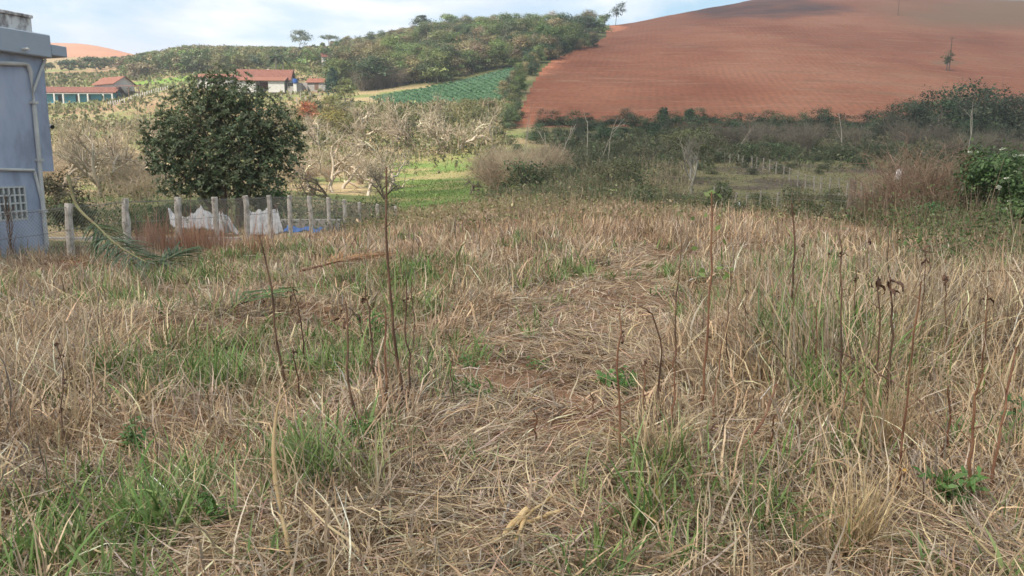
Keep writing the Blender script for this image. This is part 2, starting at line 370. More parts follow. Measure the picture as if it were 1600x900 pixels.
def build_ground():
    rr = np.concatenate([[0.35], np.geomspace(.6, 8, 150)[:-1], np.geomspace(8, 130, 260)[:-1], np.geomspace(130, 1000, 210), [1200]])
    th = np.concatenate([np.arange(-180, -46, 6.0), np.arange(-46, 46.01, .22), np.arange(52, 180.01, 6.0)]) * math.pi / 180
    if th[-1] < math.pi - 1e-6: th = np.append(th, math.pi)
    RR, TH = np.meshgrid(rr, th, indexing='ij'); X = RR * np.sin(TH); Y = RR * np.cos(TH); Z = ground_z(X, Y)
    P = np.stack([X, Y, Z], -1); px, py = proj(P); px = np.where(Y > 1, px, 800 + 3000 * np.sign(X)); py = np.where(Y > 1, py, 900)
    C = ground_colour(X, Y, px, py)
    nr, nt = X.shape
    i = np.arange(nr - 1)[:, None] * nt; j = np.arange(nt - 1)[None, :]
    Fq = np.stack([i + j, i + nt + j, i + nt + j + 1, i + j + 1], -1)[:, :, ::-1].reshape(-1, 4)
    fpx = px.ravel()[Fq].mean(1); fpy = py.ravel()[Fq].mean(1); fY = Y.ravel()[Fq].mean(1); fX = X.ravel()[Fq].mean(1)
    hill = (fY > 158) & (fpx > hill_edge(fpy)) & (fpx < 4000)
    farh = (fY > 470) & (fpx < 420) & ~hill
    crop = (fY > 150) & (fY < 300) & in_poly(fpx, fpy, CROP)
    rest = ~(hill | farh | crop)
    V = P.reshape(-1, 3); Cf = C.reshape(-1, 3)
    def sub(mask):
        f = Fq[mask]; u, inv = np.unique(f, return_inverse=True); return V[u], inv.reshape(-1, 4).astype(np.int32), Cf[u]
    # centre cap
    m = attr_mat('earth', .95, 0, spec=.1, grain=.35, gscale=2.2)
    v, f, c = sub(rest); o = link('ground', mesh_np(v, f, c), m); tag(o, 'rough dry field of straw litter and red earth running into the valley', 'ground', kind='structure')
    # red ploughed hill
    hm, N, L, bs = new_mat('ploughed_soil'); bs.inputs['Roughness'].default_value = .95; bs.inputs['Specular IOR Level'].default_value = .1
    tc = N.new('ShaderNodeTexCoord')
    def noise(scale, st, det=5, rot=0):
        mp = N.new('ShaderNodeMapping'); mp.inputs['Scale'].default_value = st; mp.inputs['Rotation'].default_value = (0, 0, rot); L.new(tc.outputs['Object'], mp.inputs[0])
        n = N.new('ShaderNodeTexNoise'); n.inputs['Scale'].default_value = scale; n.inputs['Detail'].default_value = det; n.inputs['Roughness'].default_value = .6; L.new(mp.outputs[0], n.inputs[0]); return n.outputs['Fac']
    def ramp(f, stops):
        r = N.new('ShaderNodeValToRGB'); e = r.color_ramp.elements
        while len(e) < len(stops): e.new(.5)
        for k, (p, cc) in enumerate(stops): e[k].position = p; e[k].color = (*cc, 1)
        L.new(f, r.inputs[0]); return r.outputs[0]
    def mixc(fac, a, b, mode='MIX'):
        x = N.new('ShaderNodeMixRGB'); x.blend_type = mode
        for s, v_ in ((0, fac), (1, a), (2, b)):
            if isinstance(v_, (int, float)): x.inputs[s].default_value = v_
            elif isinstance(v_, tuple): x.inputs[s].default_value = (*v_, 1)
            else: L.new(v_, x.inputs[s])
        return x.outputs[0]
    base = ramp(noise(.016, (1, .8, 1), 8), [(.34, (.175, .060, .030)), (.46, (.225, .083, .044)), (.56, (.26, .104, .056)), (.68, (.30, .135, .078))])
    # planting rows that climb the slope, crossed by fainter contour lines
    mp = N.new('ShaderNodeMapping'); mp.inputs['Rotation'].default_value = (0, 0, R(10)); L.new(tc.outputs['Object'], mp.inputs[0])
    wv = N.new('ShaderNodeTexWave'); wv.inputs['Scale'].default_value = .155; wv.inputs['Distortion'].default_value = 1.3; wv.inputs['Detail'].default_value = 3; wv.inputs['Detail Scale'].default_value = .35
    L.new(mp.outputs[0], wv.inputs[0])
    gate = ramp(noise(.022, (1, .8, 1), 5), [(.40, (0, 0, 0)), (.66, (.5, .5, .5))])
    base = mixc(gate, base, mixc(1, base, ramp(wv.outputs['Fac'], [(.2, (.80, .83, .84)), (.7, (1.08, 1.06, 1.05))]), 'MULTIPLY'))
    streak = ramp(noise(.17, (.10, 1.0, 1), 6, R(4)), [(.50, (0, 0, 0)), (.68, (.55, .55, .55))])
    sgate = ramp(noise(.02, (1, 1, 1), 3), [(.38, (0, 0, 0)), (.6, (1, 1, 1))])
    base = mixc(mixc(1, streak, sgate, 'MULTIPLY'), base, (.15, .115, .07))
    tanm = ramp(noise(.30, (.16, 1.2, 1), 6), [(.52, (0, 0, 0)), (.72, (.55, .55, .55))]); base = mixc(tanm, base, (.32, .185, .12))
    fine = ramp(noise(.9, (1, .7, 1), 6), [(.3, (.78, .78, .78)), (.7, (1.18, 1.18, 1.18))]); base = mixc(1, base, fine, 'MULTIPLY')
    # darker patch just under the crest and grassier ground to the far side (vertex mask painted from the plan)
    a = N.new('ShaderNodeAttribute'); a.attribute_name = 'col'; sx = N.new('ShaderNodeSeparateXYZ'); L.new(a.outputs['Color'], sx.inputs[0])
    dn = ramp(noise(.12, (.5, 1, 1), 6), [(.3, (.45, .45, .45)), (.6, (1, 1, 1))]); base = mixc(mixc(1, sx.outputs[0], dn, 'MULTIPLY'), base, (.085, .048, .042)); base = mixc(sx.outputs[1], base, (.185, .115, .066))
    L.new(base, bs.inputs['Base Color'])
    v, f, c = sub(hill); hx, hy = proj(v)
    nz = fbm(v[:, 0], v[:, 1], 25, 9, 3)
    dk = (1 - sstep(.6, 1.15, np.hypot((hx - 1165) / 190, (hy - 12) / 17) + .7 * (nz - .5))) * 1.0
    gr = sstep(1330, 1520, hx + 200 * (nz - .5)) * (1 - sstep(30, 55, hy)) * .8
    gr = np.maximum(gr, (1 - sstep(.5, 1.0, np.hypot((hx - 1480) / 35, (hy - 98) / 5))) * .7)
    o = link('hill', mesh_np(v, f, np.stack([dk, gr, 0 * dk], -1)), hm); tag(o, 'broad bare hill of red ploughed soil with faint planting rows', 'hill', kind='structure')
    fm = mix_mat('pale_soil', [(.36, .165, .095), (.44, .22, .13)], .02, .95)
    v, f, c = sub(farh); o = link('hill', mesh_np(v, f), fm); tag(o, 'distant pale orange bare hill behind the left ridge', 'hill', kind='structure')
    v, f, c = sub(crop); o = link('field', mesh_np(v, f), mix_mat('crop_soil', [(.05, .11, .05), (.07, .13, .055)], .2, .95)); tag(o, 'sloping green vegetable field below the wooded ridge', 'field', kind='structure')
build_ground()

# ================================================================ the cloud that keeps the field in soft shade
def build_cloud():
    H = 420.0; off = SUND[:2] * (H / SUND[2])
    n = 150; xs = np.linspace(-190, 620, n); ys = np.linspace(-260, 560, n); X, Y = np.meshgrid(xs, ys, indexing='ij')
    # plan of the shaded land
    left = np.interp(Y, [-260, 0, 40, 52, 75, 110, 160, 230, 330, 560], [-150, -95, -70, -18, 10, 14, 24, 24, 68, 150]) 
    m = sstep(-14, 14, X - left + 26 * (fbm(X, Y, 45, 61, 3) - .5)) * sstep(-250, -200, Y) * (1 - sstep(500, 550, Y)) * (1 - sstep(560, 612, X))
    top = H + 46 * np.sqrt(m) * (.35 + fbm(X, Y, 80, 4, 4)) ; bot = H - 10 * np.sqrt(m) * fbm(X, Y, 50, 8, 3) - .5
    keep = m > .03
    P1 = np.stack([X + off[0], Y + off[1], top], -1).reshape(-1, 3); P2 = np.stack([X + off[0], Y + off[1], bot], -1).reshape(-1, 3)
    i = np.arange(n - 1)[:, None] * n; j = np.arange(n - 1)[None, :]
    q = np.stack([i + j, i + n + j, i + n + j + 1, i + j + 1], -1).reshape(-1, 4); k = keep.ravel()[q].any(1); q = q[k]
    # side wall along the rim
    e = {}
    for f in q:
        for a, b in ((0, 1), (1, 2), (2, 3), (3, 0)):
            t = (f[a], f[b]); r = (f[b], f[a])
            if r in e: del e[r]
            else: e[t] = 1
    nn = n * n; side = np.array([(b, a, a + nn, b + nn) for a, b in e])
    Fq = np.concatenate([q, q[:, ::-1] + nn, side])
    V = np.concatenate([P1, P2]); u, inv = np.unique(Fq, return_inverse=True)
    m_, N, L, bs = new_mat('cloud'); d = N.new('ShaderNodeBsdfTransparent'); d.inputs[0].default_value = (1, 1, 1, 1); mx = N.new('ShaderNodeMixShader'); mx.inputs[0].default_value = CLOUD_OP
    bs.inputs['Base Color'].default_value = (.9, .9, .92, 1); bs.inputs['Roughness'].default_value = 1
    tr = N.new('ShaderNodeBsdfTranslucent'); tr.inputs[0].default_value = (.9, .9, .92, 1); ms = N.new('ShaderNodeMixShader'); ms.inputs[0].default_value = .5
    L.new(bs.outputs[0], ms.inputs[1]); L.new(tr.outputs[0], ms.inputs[2]); L.new(d.outputs[0], mx.inputs[1]); L.new(ms.outputs[0], mx.inputs[2]); L.new(mx.outputs[0], N['Material Output'].inputs['Surface'])
    o = link('cloud', mesh_np(V[u], inv.reshape(-1, 4).astype(np.int32)), m_); tag(o, 'thin grey white cloud drifting over the field', 'cloud', kind='structure')
CLOUD_OP = .40
build_cloud()

# ================================================================ plant builders
def unit(v): return v / (np.linalg.norm(v, axis=-1, keepdims=True) + 1e-9)
def cards(P, Nn, ln, wd, col, T=None, bend=.0):
    "leaf faces: centre, normal, length, width -> diamonds"
    n = len(P); Nn = unit(Nn)
    if T is None: T = rng.normal(size=(n, 3))
    T = unit(T - (T * Nn).sum(1, keepdims=True) * Nn); B = np.cross(Nn, T)
    ln = np.broadcast_to(ln, (n,))[:, None]; wd = np.broadcast_to(wd, (n,))[:, None]
    a = P - T * ln * .5; b = P + B * wd * .5 + T * ln * .06; c = P + T * ln * .5 - Nn * ln * bend; d = P - B * wd * .5 + T * ln * .06
    V = np.stack([a, b, c, d], 1).reshape(-1, 3); Fq = np.arange(4 * n).reshape(-1, 4)
    return V, Fq, np.repeat(col, 4, 0)
def merge(*parts):
    Vs, Fs, Cs, b = [], [], [], 0
    for V, Fq, C in parts:
        Vs.append(V); Fs.append(Fq + b); Cs.append(C); b += len(V)
    return np.concatenate(Vs), np.concatenate(Fs), np.concatenate(Cs)
def palette(cols, n, jit=.18):
    cols = np.array(cols, float); a = rng.integers(0, len(cols), n); b = rng.integers(0, len(cols), n); t = rng.random((n, 1))
    c = cols[a] * (1 - t) + cols[b] * t
    return np.clip(c * np.exp(rng.normal(0, jit, (n, 1))) * np.exp(rng.normal(0, jit * .2, (n, 3))), .004, .9)
def crown_mesh(lobes, n, size, cols, clump=.30, nclump=14, shell=.72, asp=.55, droop=.0):
    lobes = np.array(lobes, float); w = (lobes[:, 3] * lobes[:, 4] + lobes[:, 5] * lobes[:, 3]) ; w /= w.sum()
    K = max(3, int(nclump * len(lobes)))
    li = rng.choice(len(lobes), K, p=w); d = unit(rng.normal(size=(K, 3))); d[:, 2] = np.where(d[:, 2] < -.35, -d[:, 2], d[:, 2])
    r = shell + (1 - shell) * rng.random((K, 1)) ** .7
    cc = lobes[li, :3] + d * lobes[li, 3:6] * r
    tint = palette(cols, K, .16)
    ki = rng.integers(0, K, n); g = rng.normal(size=(n, 3)) * clump * lobes[li[ki], 3:6] * np.array([1, 1, .75])
    P = cc[ki] + g
    Nn = unit(d[ki] * 1.25 + unit(rng.normal(size=(n, 3))) * .8 + np.array([0, 0, .3]))
    c = tint[ki] * np.exp(rng.normal(0, .16, (n, 1)))
    s = size * np.exp(rng.normal(0, .3, n))
    return cards(P, Nn, s, s * asp, np.clip(c, .004, .8), bend=.15)
def skeleton(H, lean=(0, 0), r0=.12, levels=4, kids=(5, 5, 4, 3), ang=.75, ratio=.62, wob=.22, up=.25, first=.35, seg=6, r=None):
    r = r or rng; out = []
    def grow(p, d, Ln, rad, lv):
        n = seg if lv < 2 else 4; pts = [p]; dd = d.copy()
        for k in range(n):
            dd = dd + r.normal(size=3) * wob + np.array([0, 0, up * (.5 if lv else .2)]); dd = dd / np.linalg.norm(dd); p = p + dd * Ln / n; pts.append(p)
        pts = np.array(pts); rr_ = rad * np.linspace(1, .45 if lv < levels - 1 else .25, n + 1); out.append((lv, pts, rr_))
        if lv >= levels - 1: return
        for k in range(kids[lv]):
            f = first + (1 - first) * (k + r.random()) / kids[lv] if lv == 0 else .25 + .75 * r.random()
            f = min(f, .99); q = f * n; i = int(q); b = pts[i] * (1 - q + i) + pts[i + 1] * (q - i)
            ax = r.normal(size=3); t = unit(pts[i + 1] - pts[i]); ax = unit(ax - t * (ax @ t)); a = ang * (.6 + .8 * r.random())
            nd = t * math.cos(a) + ax * math.sin(a); nd[2] += .1
            grow(b, unit(nd), Ln * ratio * (.65 + .6 * r.random()) * (1.25 - .5 * f if lv == 0 else 1), rad * .62 * (1.15 - .5 * f), lv + 1)
    grow(np.zeros(3), unit(np.array([lean[0], lean[1], 1.0])), H, r0, 0)
    return out
def skel_mesh(sk, cols, lv=None, jit=.1):
    parts = []
    for level in sorted({s[0] for s in sk}):
        if lv is not None and level not in lv: continue
        k = 7 if level == 0 else (5 if level == 1 else 3)
        ss = [s for s in sk if s[0] == level]; V, Fq = tubes([s[1] for s in ss], [s[2] for s in ss], k)
        if len(V) == 0: continue
        cs = np.concatenate([np.repeat(palette(cols, 1, jit), len(s[1]) * k, 0) for s in ss]); parts.append((V, Fq, cs))
    return merge(*parts)
def twig_bush(ns, H, W, cols, rad=.012, sub=5, sub2=3, arch=.5, jit=.15):
    polys = {0: [], 1: [], 2: []}; radii = {0: [], 1: [], 2: []}
    for _ in range(ns):
        az = rng.random() * 6.283; out = rng.random() ** .7; h = H * (.55 + .45 * rng.random()); b = np.array([math.cos(az), math.sin(az), 0]) * W * .12 * rng.random()
        t = np.linspace(0, 1, 6)[:, None]; dirx = np.array([math.cos(az), math.sin(az), 0])
        P = b + dirx * W * .5 * out * t ** 1.5 + np.array([0, 0, 1]) * h * (t - arch * out * .5 * t ** 2.5) + rng.normal(size=(6, 3)) * .035 * H * t
        polys[0].append(P); radii[0].append(rad * (1.6 - 1.2 * t[:, 0]))
        for _k in range(sub):
            f = .25 + .7 * rng.random(); q = f * 5; i = int(q); p0 = P[i] * (1 - q + i) + P[i + 1] * (q - i); d = unit(unit(P[i + 1] - P[i]) + rng.normal(size=3) * .65); Ls = H * (.18 + .22 * rng.random())
            tt = np.linspace(0, 1, 4)[:, None]; Q = p0 + d * Ls * tt + rng.normal(size=(4, 3)) * .05 * Ls * tt
            polys[1].append(Q); radii[1].append(rad * .65 * (1.2 - .8 * tt[:, 0]))
            for _j in range(sub2):
                u = .3 + .65 * rng.random(); q0 = p0 + d * Ls * u; e = unit(d + rng.normal(size=3) * .7); L2 = Ls * (.3 + .4 * rng.random()); t3 = np.linspace(0, 1, 3)[:, None]
                polys[2].append(q0 + e * L2 * t3); radii[2].append(rad * .45 * (1.1 - .6 * t3[:, 0]))
    parts = []
    for l in (0, 1, 2):
        if not polys[l]: continue
        k = 4 if l == 0 else 3; V, Fq = tubes(polys[l], radii[l], k)
        cs = np.concatenate([np.repeat(palette(cols, 1, jit), len(p) * k, 0) for p in polys[l]]); parts.append((V, Fq, cs))
    return merge(*parts)
GREEN = [(.085, .13, .038), (.12, .165, .052), (.16, .195, .072)]
OLIVE = [(.19, .175, .07), (.24, .205, .095), (.15, .155, .06), (.28, .225, .12)]
DARK = [(.045, .075, .034), (.065, .10, .045), (.085, .12, .052)]
FRESH = [(.14, .22, .055), (.18, .26, .07), (.11, .17, .045)]
BROWN = [(.26, .19, .115), (.21, .16, .095), (.17, .15, .075)]
PALE = [(.46, .39, .285), (.54, .46, .345), (.37, .30, .21)]
GREY = [(.17, .145, .115), (.22, .185, .15), (.13, .105, .085)]
TANTW = [(.44, .345, .23), (.52, .42, .29), (.34, .26, .165)]
BARK = [(.14, .115, .09), (.20, .17, .13)]
LIGHTBARK = [(.40, .36, .29), (.50, .45, .37)]
def leafy_tree(name, label, cat, group, loc, H, crw, lobes, n, size, cols, bark=BARK, r0=.15, clump=.3, nclump=14, levels=2, rz=0, sc=1, shell=.72):
    root = empty(name, loc, label, cat, group, rz, sc)
    sk = skeleton(H * .8, r0=r0, levels=levels, kids=(6, 4, 3), ang=.8, ratio=.45, wob=.1, first=.35)
    link('trunk', mesh_np(*skel_mesh(sk, bark)), M['twig'], root)
    link('crown', mesh_np(*crown_mesh(lobes, n, size, cols, clump, nclump, shell)), M['leaf'], root)
    return root
def round_lobes(H, W, k=5, base=.3, flat=.8):
    L = [(0, 0, H * .68, W * .33, W * .33, H * .28)]
    for i in range(k):
        a = i / k * 6.283 + rng.random(); z = H * (base + .12 + .45 * rng.random()); r = W * (.20 + .10 * rng.random())
        L.append((math.cos(a) * W * .27, math.sin(a) * W * .27, z, r, r, r * flat))
    return L

# ================================================================ wooded ridge
def sky_y(px): return np.interp(px, [60, 130, 200, 240, 300, 380, 470, 530, 560, 600, 640, 660, 690, 740, 800, 860, 920, 945, 955], [110, 98, 88, 80, 70, 72, 74, 72, 74, 56, 46, 34, 32, 24, 17, 20, 18, 26, 45])
VAR = []
def far_variants():
    spec = [('dense rounded mid green tree', GREEN, BARK, 9, 8, .55, 5), ('olive green dry looking tree', OLIVE, BARK, 8, 7.5, .5, 5), ('dark green bushy tree', DARK, BARK, 9, 8, .5, 5),
            ('fresh bright green tree', FRESH, BARK, 8.5, 7, .55, 5), ('brownish thin crowned tree', BROWN, LIGHTBARK, 8.5, 7, .45, 5), ('olive tree on a pale leaning trunk', OLIVE, LIGHTBARK, 10, 7, .48, 6)]
    for lab, cols, bark, H, Wd, s, k in spec:
        for v in range(2):
            c0 = np.array(cols[v % len(cols)]) * .6 + np.array(cols[-1]) * .4; cs_ = [tuple(c0 * .9), tuple(c0 * 1.08), tuple(c0)]
            lob = round_lobes(H, Wd, k, .0 if bark is BARK else .15)
            sk = skeleton(H * .85, lean=(rng.normal() * .12, rng.normal() * .12), r0=.17, levels=2, kids=(5, 3), ang=.7, ratio=.45, wob=.12, first=.4)
            VAR.append((lab, mesh_np(*crown_mesh(lob, 2600 if cols is not BROWN else 1600, s * .72, cs_, .27, 11)), mesh_np(*skel_mesh(sk, bark))))
def put_far(idx, loc, sc, label, group, rz):
    lab, cm, tm = VAR[idx]
    root = empty('ridge_tree', loc, label, 'tree', group, rz, sc)
    link('crown', cm, M['leaf'], root); link('trunk', tm, M['twig'], root)
far_variants()
def ridge():
    n = 0
    for Y in (238, 247, 258, 270, 284, 300, 316, 334, 352, 372):
        x = 505 + rng.random() * 14
        while x < 955:
            x += 15 + 9 * rng.random(); px = x
            g = ground_at(px, Y + rng.normal() * 3); py = proj(g)[1]
            if px > hill_edge(py) - 5: break
            if in_poly(np.array([px]), np.array([py]), CROP)[0]: continue
            if py > 141: continue
            if py > np.interp(px, [570, 640, 700, 745, 800, 822], [150, 138, 127, 117, 101, 99]): continue
            top = sky_y(px); htop = at(px, top, g[1])[2] - g[2]
            w = [.24, .30, .14, .10, .12, .10]; 
            if px > 830 or px < 560: w = [.26, .16, .36, .05, .07, .10]
            t = rng.choice(6, p=w); vi = t * 2 + rng.integers(0, 2); base = 9.0
            sc = .75 + .45 * rng.random(); sc = min(sc, max(.45, htop / base * (.92 + .16 * rng.random())))
            put_far(vi, g - np.array([0, 0, .3]), (sc * 1.42, sc * 1.42, sc), VAR[vi][0] + ' among many in the wood on the ridge', 'trees of the wooded ridge', rng.random() * 6.28); n += 1
    # dark trees in the gully strip between crop field and red hill
    for k in range(44):
        f = k / 43; py = 190 - 132 * f; px = hill_edge(py) - 7 - (26 if f < .7 else 16) * rng.random(); Y = 156 + 155 * f
        g = ground_at(px, Y); t = (2, 0, 2, 1)[k % 4]; sc = .40 + .22 * rng.random() + .15 * (f > .6)
        put_far(t * 2 + k % 2, g - np.array([0, 0, .3]), sc, 'dark low tree in the gully strip beside the red hill', 'trees in the gully strip', rng.random() * 6.28)
ridge()
def woodland():
    parts = []
    for _ in range(430):
        px = rng.uniform(90, 545); Y = rng.uniform(298, 415); g = ground_at(px, Y)
        if px < 190 and Y < 345: continue
        top = at(px, sky_y(px), Y)[2] - g[2]; H = min(rng.uniform(5.5, 9), max(2.5, top)); Wd = H * rng.uniform(.85, 1.2)
        pal = (GREEN, OLIVE, DARK, OLIVE, FRESH, BROWN)[rng.choice(6, p=[.28, .26, .16, .12, .08, .1])]
        c0 = np.array(pal[rng.integers(0, len(pal))]); pal = [tuple(c0), tuple(c0 * 1.12), tuple(c0 * .9)]; V, Fq, C = crown_mesh(round_lobes(H, Wd, 4, .0), 640, .62, pal, .28, 9); parts.append((V + g, Fq, C))
    o = link('woodland', mesh_np(*merge(*parts)), M['leaf_plain']); tag(o, 'far belt of green and olive woodland along the left ridge', 'woodland', kind='stuff')
woodland()
# single trees one can pick out on the skyline and by the houses
def lobe_tree(name, label, px, Y, top, wpx, cols, lob=None, n=1500, s=.4, bark=BARK, group=None, r0=.16, clump=.3, nclump=12, shell=.72, base=.3, k=5):
    g = ground_at(px, Y); H = at(px, top, Y)[2] - g[2]; Wd = wpx / F * Y
    L = [(a * Wd, b * Wd, c * H, d * Wd, d * Wd, e * H) for a, b, c, d, e in lob] if lob else round_lobes(H, Wd, k, base)
    return leafy_tree(name, label, 'tree', group, g - np.array([0, 0, .1]), H, Wd, L, n, s, cols, bark, r0, clump, nclump, shell=shell)
lobe_tree('tall_tree', 'tall rounded grey green tree rising above the skyline over the red roofed house', 469, 400, 48, 34, [(.10, .13, .08), (.14, .16, .10)], [(0, 0, .76, .34, .24), (-.25, 0, .58, .25, .22), (.28, 0, .60, .26, .22), (0, 0, .5, .3, .2)], 1900, .55, LIGHTBARK)
lobe_tree('tall_tree', 'flat topped tree on a bare pale trunk against the sky right of the rounded one', 514, 400, 55, 28, [(.10, .13, .08), (.13, .15, .09)], [(0, 0, .84, .38, .15), (-.28, 0, .76, .22, .12), (.3, 0, .74, .25, .13)], 1000, .5, LIGHTBARK)
lobe_tree('araucaria_tree', 'umbrella crowned araucaria in front of the orange hill, nearest the blue house eave', 108, 330, 93, 30, DARK, [(0, 0, .78, .42, .18), (-.22, 0, .70, .24, .14), (.25, 0, .70, .26, .14)], 1100, .5)
lobe_tree('araucaria_tree', 'wider umbrella crowned araucaria at the left end of the far woodland', 150, 332, 88, 42, DARK, [(0, 0, .82, .42, .14), (-.28, 0, .74, .22, .12), (.28, 0, .72, .26, .16), (.3, 0, .5, .2, .16)], 1400, .5)
lobe_tree('round_tree', 'low round dark tree between the blue house eave and the first araucaria', 70, 325, 97, 30, DARK, None, 1200, .55)
lobe_tree('yellow_green_tree', 'yellow green bushy tree left behind the red roofed house', 380, 275, 88, 34, [(.16, .17, .05), (.20, .19, .07), (.12, .13, .04)], None, 1500, .5)
lobe_tree('light_green_tree', 'light green spreading tree right of the red roofed house', 455, 268, 100, 48, FRESH, [(0, 0, .75, .45, .25), (-.3, 0, .65, .25, .22), (.3, 0, .65, .25, .22)], 1500, .45)
lobe_tree('dark_tree', 'dark blue green conical tree at the left foot of the ridge wood', 520, 208, 106, 26, [(.025, .06, .045), (.035, .08, .055)], [(0, 0, .35, .42, .3), (0, 0, .65, .3, .28), (0, 0, .88, .15, .14)], 1500, .4)
lobe_tree('candelabra_tree', 'pale yellow green layered tree in front of the ridge wood', 541, 200, 121, 34, [(.13, .17, .06), (.18, .21, .09)], [(0, 0, .85, .25, .12), (-.25, 0, .6, .25, .12), (.25, 0, .62, .25, .12), (-.3, 0, .3, .22, .12), (.3, 0, .32, .22, .12), (0, 0, .45, .25, .14)], 1600, .38)
lobe_tree('skyline_tree', 'conical dark green tree highest on the left part of the ridge', 660, 392, 24, 32, DARK, [(0, 0, .45, .42, .28), (0, 0, .68, .30, .25), (0, 0, .9, .16, .12)], 1500, .6)
lobe_tree('skyline_tree', 'round bright green tree on the ridge crest right of the conical one', 703, 390, 25, 28, FRESH, None, 1300, .6)
t = lobe_tree('lone_tree', 'lone open crowned tree against the sky on the shoulder of the red hill', 962, 420, 3, 36, DARK, [(.05, 0, .55, .22, .14), (.25, 0, .85, .20, .13), (-.3, 0, .42, .18, .10), (.15, 0, .7, .2, .14), (.3, 0, .62, .16, .1)], 800, .6, nclump=5, clump=.42)
lobe_tree('small_tree', 'small round tree at the edge of the ridge wood next to the red hill', 944, 400, 22, 16, GREEN, None, 600, .6)
lobe_tree('hill_bush', 'small bush at the foot of the pole on the red hill', 1479, 262, 79, 20, [(.06, .09, .03), (.10, .12, .05)], None, 700, .35, nclump=7)
# palms behind the house
def palm(px, Y, top, label):
    g = ground_at(px, Y); H = at(px, top, Y)[2] - g[2]; root = empty('palm_tree', g, label, 'tree', 'palms behind the farmhouse')
    V, Fq = tubes([np.array([[0, 0, 0], [.05, 0, H * .35], [.1, 0, H * .72]])], [np.array([.3, .26, .2])], 6); link('trunk', mesh_np(V, Fq, np.repeat([[.42, .38, .3]], len(V), 0)), M['twig'], root)
    pl, rd = [], []
    for k in range(22):
        a = rng.random() * 6.28; e = rng.uniform(-.5, 1.1); Lf = rng.uniform(2.2, 3.2); t = np.linspace(0, 1, 7)[:, None]
        pl.append(np.array([.1, 0, H * .72]) + Lf * (np.array([math.cos(a), math.sin(a), 0]) * t * math.cos(e * .6) + np.array([0, 0, 1]) * (math.sin(e) * t - .75 * t ** 2)))
        rd.append(np.array([.06, .2, .28, .28, .24, .16, .03]))
    V, Fq = tubes(pl, rd, 3); link('crown', mesh_np(V, Fq, palette(DARK, len(V), .25)), M['leaf'], root)
palm(432, 255, 74, 'short palm with drooping fronds, left one of the two behind the farmhouse'); palm(443, 262, 76, 'short palm on a stout pale trunk, right one of the two behind the farmhouse')

# ================================================================ yellow green scrub and the orange bush
def bushes():
    vs = []
    for cols in ([(.20, .19, .045), (.25, .22, .06), (.15, .15, .04)], [(.15, .16, .06), (.11, .13, .05)], [(.22, .20, .09), (.17, .16, .07)]):
        for _ in range(2): vs.append(mesh_np(*crown_mesh(round_lobes(3.0, 5.0, 6, 0.05, .9), 1700, .26, cols, .34, 12)))
    sk = mesh_np(*skel_mesh(skeleton(2.0, r0=.08, levels=2, kids=(6, 3), first=.1), BARK))
    spots = [(492, 168), (520, 162), (515, 178), (548, 172), (575, 178), (600, 188), (560, 190), (530, 195), (630, 190), (660, 182), (690, 185), (725, 172), (750, 180), (765, 165), (505, 190), (590, 200), (640, 203), (545, 205), (700, 196), (480, 188), (615, 175), (455, 182), (470, 200), (735, 190)]
    lab = ['mustard green rounded bush below the vegetable field', 'dull green rounded bush below the vegetable field', 'dry olive rounded bush below the vegetable field']
    for k, (px, py) in enumerate(spots):
        g = pick(px, py + 6, 80, 260); i = (0 if px < 600 and k % 3 else (2, 4)[k % 2]) + k % 2; s = rng.uniform(.75, 1.25)
        root = empty('scrub_bush', g, lab[i // 2], 'bush', 'scrub bushes below the vegetable field', rng.random() * 6.28, s)
        link('foliage', vs[i], M['leaf'], root); link('stems', sk, M['twig'], root)
    g = pick(483, 196, 80, 240); root = empty('orange_bush', g, 'orange brown withered bush right behind the big dark tree', 'bush')
    link('foliage', mesh_np(*crown_mesh([(0, 0, 2.2, 2.0, 1.6, 2.2), (-.8, 0, 3.4, 1.2, 1, 1.4), (1.3, 0, 1.4, 1.2, 1, 1.2)], 1600, .28, [(.46, .19, .065), (.38, .15, .055), (.52, .26, .11)], .3, 10)), M['leaf'], root)
    link('stems', mesh_np(*skel_mesh(skeleton(2.6, r0=.08, levels=2, kids=(5, 3), first=.1), BARK)), M['twig'], root)
bushes()

